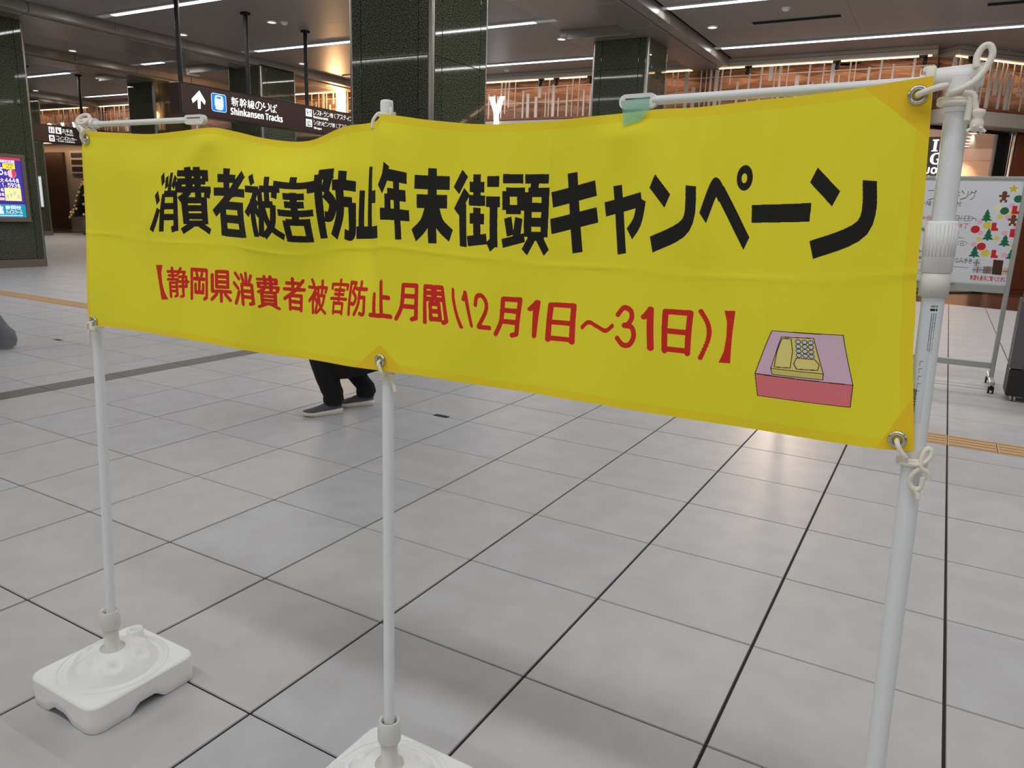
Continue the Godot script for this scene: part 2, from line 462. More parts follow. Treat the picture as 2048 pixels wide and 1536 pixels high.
func outlines(glyph: String, pv: float, ph: float, round_ends: bool) -> Array:    # polygons scaled so that the inked box is 0..1
	var polys := []
	for stroke: String in GLYPH[glyph].split("/"):
		var kind := stroke[0] if stroke[0] in "cof" else ""
		var pts := []
		for w in stroke.substr(1 if kind else 0).split(" "):
			var q := w.split_floats(",")
			pts.append(Vector2(q[0], q[1]))
		if kind == "f":
			polys.append(PackedVector2Array(pts))
			continue
		if kind == "c":
			pts = curve_pts(pts, 6)
		elif kind == "o":
			pts = curve_pts(pts, 8, true)
			pts.append(pts[0])
		if kind == "c" or kind == "o":      # a ribbon with shared edges along the curve
			var n := pts.size()
			var edge := []
			for i in n:
				var before: Vector2 = pts[i - 1] if i > 0 else (pts[n - 2] if kind == "o" else pts[0])
				var after: Vector2 = pts[i + 1] if i < n - 1 else (pts[1] if kind == "o" else pts[n - 1])
				var d := (after - before).normalized()
				edge.append(Vector2(-d.y * pv, d.x * ph) / 2.0)
			for i in n - 1:
				polys.append(PackedVector2Array([pts[i] + edge[i], pts[i + 1] + edge[i + 1], pts[i + 1] - edge[i + 1], pts[i] - edge[i]]))
				if round_ends:
					polys.append(disc(pts[i], Vector2(pv, ph) / 2.0))
			if round_ends:
				polys.append(disc(pts[-1], Vector2(pv, ph) / 2.0))
			continue
		for i in pts.size() - 1:
			var d: Vector2 = (pts[i + 1] - pts[i]).normalized()
			var half := Vector2(-d.y * pv, d.x * ph) / 2.0
			polys.append(PackedVector2Array([pts[i] + half, pts[i + 1] + half, pts[i + 1] - half, pts[i] - half]))
			if i > 0 or kind == "o":
				if kind == "" and not round_ends:
					polys.append(rect(pts[i].x - pv / 2, pts[i].y - ph / 2, pv, ph))
				else:
					polys.append(disc(pts[i], Vector2(pv, ph) / 2.0))
		if round_ends:
			polys.append(disc(pts[0], Vector2(pv, ph) / 2.0))
			polys.append(disc(pts[-1], Vector2(pv, ph) / 2.0))
	var lo := Vector2.INF
	var hi := -Vector2.INF
	for p in polys:
		for v in p:
			lo = lo.min(v)
			hi = hi.max(v)
	for p in polys.size():
		for i in polys[p].size():
			polys[p][i] = (polys[p][i] - lo) / (hi - lo)
	return polys

func fill_poly(im: Image, poly: PackedVector2Array, col: Color) -> void:
	var lo := INF
	var hi := -INF
	var left := INF
	var right := -INF
	for v in poly:
		lo = minf(lo, v.y)
		hi = maxf(hi, v.y)
		left = minf(left, v.x)
		right = maxf(right, v.x)
	if right < 0 or left > im.get_width():
		return
	var n := poly.size()
	for y in range(maxi(0, floori(lo)), mini(im.get_height(), ceili(hi) + 1)):
		var yy := y + 0.5
		var xs := []
		for i in n:
			var a := poly[i]
			var b := poly[(i + 1) % n]
			if (a.y <= yy) != (b.y <= yy):
				xs.append(a.x + (yy - a.y) * (b.x - a.x) / (b.y - a.y))
		if xs.size() > 2:
			xs.sort()
		elif xs.size() == 2 and xs[0] > xs[1]:
			xs = [xs[1], xs[0]]
		for i in range(0, xs.size() - 1, 2):
			var x0 := maxi(0, roundi(xs[i]))
			var x1 := mini(im.get_width(), roundi(xs[i + 1]))
			if x1 > x0:
				im.fill_rect(Rect2i(x0, y, x1 - x0, 1), col)

func points(s: String) -> PackedVector2Array:
	var out := PackedVector2Array()
	for w in s.split(" "):
		var q := w.split_floats(",")
		out.append(Vector2(q[0], q[1]))
	return out

func print_glyph(ims: Array, step: float, glyph: String, q: PackedVector2Array, col: Color, pv: float, ph: float, round_ends := false) -> void:   # q: the four corners of the inked box; ims lie side by side, step apart
	for poly: PackedVector2Array in outlines(glyph, pv, ph, round_ends):
		var out := PackedVector2Array()
		for v in poly:
			out.append(q[0].lerp(q[1], v.x).lerp(q[3].lerp(q[2], v.x), v.y))
		print_poly(ims, step, out, col)

func print_poly(ims: Array, step: float, poly: PackedVector2Array, col: Color) -> void:
	for k in ims.size():
		var p := poly.duplicate()
		for i in p.size():
			p[i].x -= k * step
		fill_poly(ims[k], p, col)

func print_line(ims: Array, step: float, pts: PackedVector2Array, width: float, col: Color, closed := false) -> void:
	for i in (pts.size() if closed else pts.size() - 1):
		var a := pts[i]
		var b := pts[(i + 1) % pts.size()]
		var n := (b - a).normalized().orthogonal() * width / 2.0
		print_poly(ims, step, PackedVector2Array([a + n, b + n, b - n, a - n]), col)
		print_poly(ims, step, disc(a, Vector2.ONE * width / 2.0, 8), col)

func rect(x: float, y: float, w: float, h: float) -> PackedVector2Array:
	return PackedVector2Array([Vector2(x, y), Vector2(x + w, y), Vector2(x + w, y + h), Vector2(x, y + h)])

func write(im: Image, s: String, box: PackedVector2Array, col: Color, pen := 9.0) -> void:    # characters spread evenly over the quad
	var n := s.length()
	for i in n:
		var a := float(i) / n + 0.04 / n
		var b := float(i + 1) / n - 0.04 / n
		var c0 := 0.12 if s[i] in "ャョッィ,." else 0.0
		var q := PackedVector2Array([box[0].lerp(box[1], a), box[0].lerp(box[1], b), box[3].lerp(box[2], b), box[3].lerp(box[2], a)])
		if s[i] == "ー" or s[i] == "一" or s[i] == "〜":
			q = PackedVector2Array([q[0].lerp(q[3], 0.45), q[1].lerp(q[2], 0.45), q[1].lerp(q[2], 0.57), q[0].lerp(q[3], 0.57)])
		elif s[i] == "1" or s[i] == "(":
			q = PackedVector2Array([q[0].lerp(q[1], 0.3), q[0].lerp(q[1], 0.75), q[3].lerp(q[2], 0.75), q[3].lerp(q[2], 0.3)])
		elif s[i] == ",":
			q = PackedVector2Array([q[0].lerp(q[3], 0.84).lerp(q[1], 0.2), q[0].lerp(q[3], 0.84).lerp(q[1], 0.4), q[3].lerp(q[2], 0.4), q[3].lerp(q[2], 0.2)])
		else:
			q[0] = q[0].lerp(q[3], c0)
			q[1] = q[1].lerp(q[2], c0)
		print_glyph([im], 0, "(u" if s[i] == "(" else s[i], q, col, pen, pen, true)

func tex(im: Image) -> ImageTexture:
	im.generate_mipmaps()
	return ImageTexture.create_from_image(im)

func printed(called: String, im: Image, rough := 0.5, shine := 0.0) -> StandardMaterial3D:
	var m := mat(called, Color.WHITE, rough)
	m.albedo_texture = tex(im)
	if shine > 0.0:
		m.emission_enabled = true
		m.emission = Color.BLACK
		m.emission_texture = m.albedo_texture
		m.emission_energy_multiplier = shine
	return m

# ============================================================ the banner cloth: s runs along it, t from the top down
const TOP_EDGE := [[0, 1.6427], [0.065, 1.6376], [0.13, 1.6328], [0.184, 1.6384], [0.239, 1.6447], [0.276, 1.6351], [0.315, 1.6215], [0.345, 1.6147], [0.371, 1.6122], [0.393, 1.617], [0.432, 1.6421], [0.459, 1.648], [0.482, 1.6539], [0.487, 1.6614], [0.511, 1.6584], [0.542, 1.6506], [0.572, 1.6449], [0.602, 1.6402], [0.63, 1.6392], [0.684, 1.6424], [0.724, 1.6483], [0.758, 1.6525], [0.785, 1.6568], [0.825, 1.6585], [0.867, 1.6652], [0.906, 1.6701], [0.943, 1.6767], [0.977, 1.6857], [1, 1.6905]]
const BOTTOM_EDGE := [[0, 1.1406], [0.027, 1.1418], [0.052, 1.1439], [0.119, 1.1425], [0.208, 1.1393], [0.291, 1.1339], [0.346, 1.1345], [0.398, 1.1351], [0.441, 1.1329], [0.482, 1.1341], [0.54, 1.136], [0.589, 1.1352], [0.63, 1.1359], [0.685, 1.1353], [0.742, 1.1335], [0.809, 1.1325], [0.875, 1.133], [0.916, 1.132], [0.954, 1.1319], [0.976, 1.1332], [1, 1.1386]]
const LEFT_EDGE := [[0, -2.1495], [0.343, -2.1707], [0.618, -2.1749], [1, -2.1922]]
const RIGHT_EDGE := [[0, -0.2525], [0.108, -0.2484], [0.183, -0.2457], [0.316, -0.2404], [0.376, -0.239], [0.522, -0.2343], [0.631, -0.2279], [0.714, -0.2242], [0.882, -0.2106], [1, -0.2008]]

func along(tab: Array, x: float) -> float:
	var i := 0
	while i < tab.size() - 2 and tab[i + 1][0] < x:
		i += 1
	var x0: float = tab[i][0]
	var y0: float = tab[i][1]
	var x1: float = tab[i + 1][0]
	var y1: float = tab[i + 1][1]
	var h := x1 - x0
	var m0: float = (y1 - tab[i - 1][1]) / (x1 - tab[i - 1][0]) if i > 0 else (y1 - y0) / h
	var m1: float = (tab[i + 2][1] - y0) / (tab[i + 2][0] - x0) if i < tab.size() - 2 else (y1 - y0) / h
	var k := (x - x0) / h
	return (2 * k ** 3 - 3 * k * k + 1) * y0 + (k ** 3 - 2 * k * k + k) * h * m0 + (-2 * k ** 3 + 3 * k * k) * y1 + (k ** 3 - k * k) * h * m1

func cloth_z(x: float) -> float:        # the line through the three poles
	return 0.742 * (x + 1.225) * (x + 0.2) / 1.95 + 0.675 * (x + 2.2) * (x + 0.2) / -0.999375 + 0.629 * (x + 2.2) * (x + 1.225) / 2.05

func fold(s: float, t: float) -> float:
	var k := (s - 0.487) * 1.95
	var d := 0.0
	if k < 0.0:
		d -= 0.030 * exp(k / 0.12) * (1.0 - exp(-(k / 0.03) ** 2)) * (1.0 - smoothstep(0.45, 0.75, t))
	d += 0.012 * (smoothstep(0.06, 0.13, s) - 1.0) * exp(-((t - 0.4) / 0.3) ** 2)
	d += 0.028 * exp(-((s - 0.37) / 0.085) ** 2) * (smoothstep(0.0, 0.22, t) - smoothstep(0.25, 0.7, t))
	d += 0.010 * exp(-((s - 0.12) / 0.06) ** 2) * (smoothstep(0.0, 0.2, t) - smoothstep(0.2, 0.8, t))
	d += 0.006 * sin(s * 23.0 + 0.7) * sin(PI * t) + 0.004 * sin(s * 41.0 + 2.0 * t) * t * (1.0 - t) * 4.0
	# creases from having been folded away, and pulls that fan out from the clips
	d += 0.0014 * exp(-absf(t - 0.505 - 0.012 * sin(s * 9.0)) / 0.007)
	for c in [[0.684, 0.5], [0.886, 0.4], [0.30, 0.35], [0.83, 0.3]]:
		d += 0.003 * exp(-absf(s - c[0] - 0.004 * t) / 0.004) * smoothstep(0.02, 0.12, t) * (1.0 - smoothstep(0.75, 0.98, t)) * c[1] * 2.0
	for c in [[0.239, 0.0, 1.9], [0.239, 0.0, -1.1], [0.758, 0.0, 1.6], [0.758, 0.0, -2.2], [0.012, 0.04, 2.6], [0.487, 0.0, 2.0]]:
		var along_t: float = t - c[1]
		if along_t > 0.0:
			var off: float = (s - c[0]) * 3.7 - along_t / c[2] * 1.0
			d += 0.0045 * exp(-(off / 0.09) ** 2) * smoothstep(0.0, 0.08, along_t) * (1.0 - smoothstep(0.25, 0.6, along_t))
	return d

func cloth(s: float, t: float) -> Vector3:
	var x := lerpf(along(LEFT_EDGE, t), along(RIGHT_EDGE, t), s)
	return Vector3(x, lerpf(along(TOP_EDGE, s), along(BOTTOM_EDGE, s), t), cloth_z(x) + fold(s, t))

func banner_print() -> Array:
	var ims := []
	var yellow := rgb(240, 231, 42)
	for k in 2:
		var im := Image.create(2000, 1040, false, Image.FORMAT_RGB8)
		im.fill(yellow)
		ims.append(im)
	var hem := rgb(242, 220, 36)
	var st := 2000.0
	for r in [rect(0, 0, 4000, 30), rect(0, 1008, 4000, 32), rect(0, 0, 22, 1040), rect(3962, 0, 38, 1040)]:
		print_poly(ims, st, r, hem)
	var patch := rgb(242, 206, 32)
	for p in ["3810,0 4000,0 4000,160", "3890,1040 4000,1040 4000,880", "1790,1040 1930,925 2060,1040"]:
		print_poly(ims, st, points(p), patch)
	var black := rgb(15, 13, 9)
	for g in ["消 615,190 736,192 713,491 505,496;13,9", "費 715,170 945,179 945,497 728,498;14,8", "者 956,185 1205,158 1222,475 948,502;15,10", "被 1193,172 1415,155 1452,459 1229,473;13,9", "害 1393,159 1607,170 1617,470 1423,464;15,8.5", "防 1603,148 1810,188 1797,485 1621,473;16,13", "止 1820,168 1937,187 1937,474 1797,474;17,15", "年 1946,177 2101,190 2108,475 1945,488;17,13", "末 2113,187 2314,176 2321,466 2115,487;18,15", "街 2314,176 2532,169 2541,486 2331,481;14,11.5", "頭 2538,186 2750,189 2742,492 2549,494;14,9.5", "キ 2744,181 2934,191 2944,478 2748,483;18,16", "ャ 2961,235 3122,242 3135,477 2971,481;19,17", "ン 3136,209 3303,211 3317,463 3150,470;19,19", "へ 3314,220 3480,230 3495,454 3329,455;15,19", "ン 3668,207 3864,223 3885,480 3688,477;18,18"]:
		var w: PackedStringArray = g.split(";")
		var pen := w[1].split_floats(",")
		print_glyph(ims, st, w[0][0], points(w[0].substr(2)), black, pen[0] * 1.16, pen[1] * 1.16)
	print_poly(ims, st, disc(Vector2(3465, 230), Vector2(26, 39), 28), black)
	print_poly(ims, st, disc(Vector2(3464, 231), Vector2(9.5, 15), 20), yellow)
	print_poly(ims, st, points("3493,314 3680,311 3679,366 3496,369"), black)
	var red := rgb(214, 36, 24)
	for g in ["【 536,664 584,661 617,842 567,846", "静 605,668 764,660 764,827 618,834", "岡 773,664 890,664 887,829 767,832", "県 904,670 1064,653 1064,817 904,832", "消 1068,652 1215,637 1227,810 1075,820", "費 1233,646 1376,635 1375,809 1239,811", "者 1389,639 1519,633 1509,810 1392,805", "被 1527,635 1647,648 1630,816 1529,813", "害 1661,642 1768,648 1741,813 1647,811", "防 1768,648 1869,651 1862,813 1753,812", "止 1881,647 1999,653 2000,814 1873,808", "月 2030,657 2138,649 2132,815 2008,818", "間 2164,648 2268,642 2294,806 2158,816", "( 2304,646 2330,644 2366,809 2329,810", "1 2350,652 2384,648 2414,800 2388,800", "2 2413,654 2486,652 2496,802 2428,802", "月 2519,660 2632,658 2609,828 2504,824", "1 2650,667 2706,663 2685,817 2651,818", "日 2738,669 2855,667 2847,826 2722,825", "〜 2872,724 3012,726 3012,766 2873,766", "3 3014,660 3099,654 3100,810 3015,816", "1 3117,658 3166,655 3166,812 3117,817", "日 3198,659 3311,657 3298,817 3194,816", ") 3325,651 3375,649 3377,821 3326,826", "】 3417,652 3454,651 3438,827 3398,828"]:
		var pv := 11.5
		var ph := 9.5
		if g[0] in "月日岡間止":
			pv = 13.0
			ph = 10.5
		elif g[0] in "静費被害":
			ph = 8.0
			pv = 11.0
		elif g[0] in "123":
			pv = 18.0 if g[0] != "1" else 36.0
			ph = 11.0
		elif g[0] in "()":
			pv = 85.0 if g[0] == "(" else 40.0
			ph = 8.0
		elif g[0] == "〜":
			pv = 8.0
			ph = 24.0
		print_glyph(ims, st, g[0], points(g.substr(2)), red, pv * 1.2, ph * 1.2, g[0] not in "【】")
	# a push-button telephone on a pink desk
	var ink := rgb(40, 30, 22)
	for p in [["3579,705 3799,704 3828,854 3522,850", rgb(226, 190, 212)], ["3522,851 3828,854 3819,923 3528,923", rgb(232, 122, 128)], ["3610,722 3711,719 3740,827 3575,827", rgb(232, 218, 128)], ["3575,827 3740,827 3738,846 3579,846", rgb(222, 206, 112)], ["3612,727 3641,726 3646,765 3637,819 3586,821 3596,770", rgb(238, 224, 132)], ["3658,785 3715,785 3728,800 3723,818 3657,820 3649,804", rgb(238, 224, 132)]]:
		print_poly(ims, st, points(p[0]), p[1])
		print_line(ims, st, points(p[0]), 2.4, ink, true)
	for v in points("3663,733 3683,733 3702,733 3664,748 3684,747 3703,747 3665,762 3685,762 3704,762 3666,776 3686,776 3705,776"):
		print_poly(ims, st, disc(v, Vector2(9.5, 7.5)), ink)
		print_poly(ims, st, disc(v, Vector2(7.2, 5.4)), rgb(206, 214, 226))
	return ims

func banner() -> void:
	var t := thing("banner", "long yellow cloth banner with black and red Japanese lettering tied between three white poles", "banner")
	var ims := banner_print()
	var mesh := ArrayMesh.new()
	var mats := []
	for half in 2:
		var nu := 150
		var nv := 72
		var v := PackedVector3Array()
		var n := PackedVector3Array()
		var uv := PackedVector2Array()
		var idx := PackedInt32Array()
		for j in nv + 1:
			for i in nu + 1:
				var u := float(i) / nu
				var s := (half + u) / 2.0
				var tt := float(j) / nv
				v.append(cloth(s, tt))
				var a := cloth(minf(s + 0.0015, 1.0), tt) - cloth(maxf(s - 0.0015, 0.0), tt)
				var b := cloth(s, minf(tt + 0.004, 1.0)) - cloth(s, maxf(tt - 0.004, 0.0))
				n.append(b.cross(a).normalized())
				uv.append(Vector2(u, tt))
		for j in nv:
			for i in nu:
				var a := j * (nu + 1) + i
				for k in [a, a + 1, a + nu + 2, a, a + nu + 2, a + nu + 1]:
					idx.append(k)
		var arr := []
		arr.resize(Mesh.ARRAY_MAX)
		arr[Mesh.ARRAY_VERTEX] = v
		arr[Mesh.ARRAY_NORMAL] = n
		arr[Mesh.ARRAY_TEX_UV] = uv
		arr[Mesh.ARRAY_INDEX] = idx
		mesh.add_surface_from_arrays(Mesh.PRIMITIVE_TRIANGLES, arr)
		var m := printed("banner_cloth_%d" % half, ims[half], 0.82)
		m.texture_repeat = false
		m.backlight_enabled = true
		m.backlight = Color(0.22, 0.22, 0.22)
		mats.append(m)
	var c := part("cloth", mesh, null, t)
	for k in 2:
		mesh.surface_set_material(k, mats[k])
	for g in [[0.0085, 0.040], [0.0115, 0.975], [0.4835, 0.955], [0.9885, 0.968], [0.9905, 0.042]]:
		var ring := []
		for k in 20:
			ring.append(Vector3(cos(TAU * k / 20) * 0.0105, sin(TAU * k / 20) * 0.0105, 0))
		var geo := Geo.new().tube(ring, 0.0036, 8, true)
		geo.sm(2).lathe([[0.0085, 0.001], [0.007, -0.001]], 20, Transform3D(Basis(Vector3.RIGHT, PI / 2)))
		part("grommet", geo.done(), M.brass_ring, t, cloth(g[0], g[1]) + Vector3(0, 0, 0.003))

# ============================================================ banner stands
func stand(label: String, foot: Vector3, top: Vector3, r: float, base_turn: float, arm: Array = [], tip_turn := 0.0) -> Node3D:
	var t := thing("banner_stand", label, "banner stand", foot)
	var b := Node3D.new()
	b.name = "water_base"
	t.add_child(b, true)
	b.rotation.y = base_turn
	# moulded block: rounded rectangle with arched notches along the lower edge
	var geo := Geo.new()
	var rows := []
	for lv in [[0.0, -0.004], [0.004, 0.0], [0.03, 0.0], [0.080, 0.0], [0.0845, -0.002], [0.086, -0.007]]:
		var ring := []
		for p in rounded(0.318 + 2 * lv[1], 0.345 + 2 * lv[1], 0.040 + lv[1], 8):
			ring.append(p)
		# more points along the straight sides, so that the notches can be cut
		var fine := []
		for i in ring.size():
			var a: Vector2 = ring[i]
			var c: Vector2 = ring[(i + 1) % ring.size()]
			var n := 1
			if a.distance_to(c) > 0.05:
				n = 22
			for k in n:
				var q := a.lerp(c, float(k) / n)
				var y: float = lv[0]
				if lv[0] < 0.05:
					var off := q.x if absf(q.y) > 0.14 else q.y
					var wide := 0.075 if absf(q.y) > 0.14 else 0.062
					y += 0.026 * (1.0 - smoothstep(0.022, wide, absf(off)))
				fine.append(Vector3(q.x, y, -q.y))
		rows.append(fine)
	geo.sm(1)
	geo.loft(rows.slice(0, 4))
	geo.sm(2)
	geo.loft(rows.slice(3))
	geo.sm(-1)
	geo.cap(rows[-1], false)
	part("block", geo.done(), M.white_plastic, b)
	# the raised oval ring round the dome, and the dome with its dimples
	geo = Geo.new().sm(1)
	geo.lathe([[0.156, 0.084], [0.154, 0.0895], [0.145, 0.0900], [0.134, 0.0835], [0.126, 0.083]], 56, Transform3D(), Vector2(0.97, 1.0))
	part("ring_ridge", geo.done(), M.white_plastic, b)
	var pits := []
	for k in 6:
		var ang := TAU * k / 6.0 + 0.52
		pits.append(Vector3(cos(ang) * 0.084, 0.1245, sin(ang) * 0.086))
	geo = Geo.new().sm(1)
	var net := []
	var prof := curve_pts([Vector2(0.127, 0.082), Vector2(0.123, 0.092), Vector2(0.108, 0.110), Vector2(0.084, 0.126), Vector2(0.056, 0.138), Vector2(0.034, 0.1425), Vector2(0.004, 0.143)], 7)
	for pr: Vector2 in prof:
		var ring := []
		for k in 120:
			var t2 := -TAU * k / 120
			var v := Vector3(cos(t2) * pr.x * 0.97, pr.y, sin(t2) * pr.x)
			for q: Vector3 in pits:
				var dist := v.distance_to(q)
				v += Vector3(-v.x * 0.5, -0.08, -v.z * 0.5).normalized() * (0.0085 * exp(-(dist / 0.0105) ** 2) - 0.0030 * exp(-((dist - 0.026) / 0.009) ** 2))
			ring.append(v)
		net.append(ring)
	geo.loft(net)
	geo.cap(net[-1], false)
	part("dome", geo.done(), M.white_plastic, b)
	geo = Geo.new().sm(1)
	geo.lathe([[0.026, 0.08], [0.0245, 0.124], [0.0225, 0.1285], [0.0155, 0.1285], [0.0145, 0.1255], [0.0, 0.1255]], 24)
	geo.sm(-1)
	geo.box(Vector3(0, 0.127, 0), Vector3(0.027, 0.005, 0.004), 0.001, Transform3D(Basis(Vector3.UP, 0.7)))
	part("filler_cap", geo.done(), M.white_plastic, b, Vector3(-0.060, 0, -0.112))
	# neck and clamping collar, hollow at the top
	geo = Geo.new().sm(1)
	geo.lathe([[0.036, 0.141], [0.036, 0.1435], [0.021, 0.1445], [0.0205, 0.214]], 28)
	part("neck", geo.done(), M.off_white_plastic, t)
	geo = Geo.new().sm(1)
	geo.lathe([[0.0205, 0.207], [0.0265, 0.209], [0.0285, 0.216], [0.0285, 0.240], [0.0255, 0.266], [0.0235, 0.268], [0.0195, 0.266], [0.0190, 0.245]], 28)
	part("collar", geo.done(), M.off_white_plastic, t)
	geo = Geo.new().sm(1)
	geo.lathe([[0.019, 0.246], [0.0, 0.246]], 24)
	part("collar_throat", geo.done(), M.joint, t)
	# the leaning pole
	var dir := (top - foot - Vector3(0, 0.12, 0)).normalized()
	var a := Vector3(0, 0.12, 0)
	var len_ := (top - foot - a).length()
	geo = Geo.new().tube([a, a + dir * len_], r, 20)
	part("pole", geo.done(), M.white_tube, t)
	if arm.size():
		var e0: Vector3 = top - foot
		var e1: Vector3 = arm[0] - foot
		var ad := (e1 - e0).normalized()
		# elbow at the pole top: a short sleeve on the pole and one on the arm
		geo = Geo.new()
		geo.tube([e0 - dir * 0.045, e0 - dir * 0.040, e0 + dir * 0.004], r * 1.16, 20)
		geo.tube([e0 - ad * 0.028 + dir * 0.005, e0 + ad * 0.034 + dir * 0.002], r * 0.98, 18, false)
		geo.tube([e0 + ad * 0.030, e0 + ad * 0.052], r * 0.62, 14)
		part("elbow", geo.done(), M.white_plastic, t)
		geo = Geo.new().tube([e0 + ad * 0.02, e1], arm[1], 14)
		part("crossbar", geo.done(), M.white_tube, t)
		# flat paddle with a slot at the end of the arm
		var pl := rounded(0.066, arm[1] * 3.2, arm[1] * 1.55, 6)
		var side := ad.cross(Vector3.UP).normalized()
		var up2 := side.cross(ad).normalized()
		var bs := Basis(ad, up2, -side) if ad.x < 0 else Basis(ad, up2, side * 1.0)
		bs = Basis(ad, up2, ad.cross(up2))
		geo = Geo.new().prism(pl, -0.006, 0.006, Transform3D(bs, e1 + ad * 0.026))
		part("crossbar_tip", geo.done(), M.white_plastic, t)
		geo = Geo.new().box(Vector3.ZERO, Vector3(0.044, 0.0016, 0.014), 0.0004, Transform3D(bs, e1 + ad * 0.026 + up2 * arm[1] * 0.55))
		part("tip_slot", geo.done(), M.joint, t)
	else:
		geo = Geo.new().sm(1)
		geo.lathe([[r * 1.02, -0.03], [r * 1.04, 0.002], [r * 0.95, 0.0065], [r * 0.6, 0.008], [0.0, 0.0085]], 20, Transform3D(Basis(Quaternion(Vector3.UP, dir)), top - foot))
		part("end_cap", geo.done(), M.white_plastic, t)
	return t

func rope(label: String, paths: Array, r := 0.0042) -> void:
	var t := thing("rope_tie", label, "rope", paths[0][0])
	for p in paths:
		var pts := []
		for v: Vector3 in p:
			pts.append(v - paths[0][0])
		part("strand", Geo.new().tube(curve_pts(pts, 6), r, 8).done(), M.rope, t)

func ring_round(c: Vector3, dir: Vector3, r: float, turns := 1.0, rise := 0.0) -> Array:
	var b := Basis(Quaternion(Vector3.UP, dir.normalized()))
	var out := []
	var n := int(14 * turns)
	for k in n + 1:
		var a := TAU * k / 14.0
		out.append(c + b * Vector3(cos(a) * r, rise * k / n, sin(a) * r))
	return out

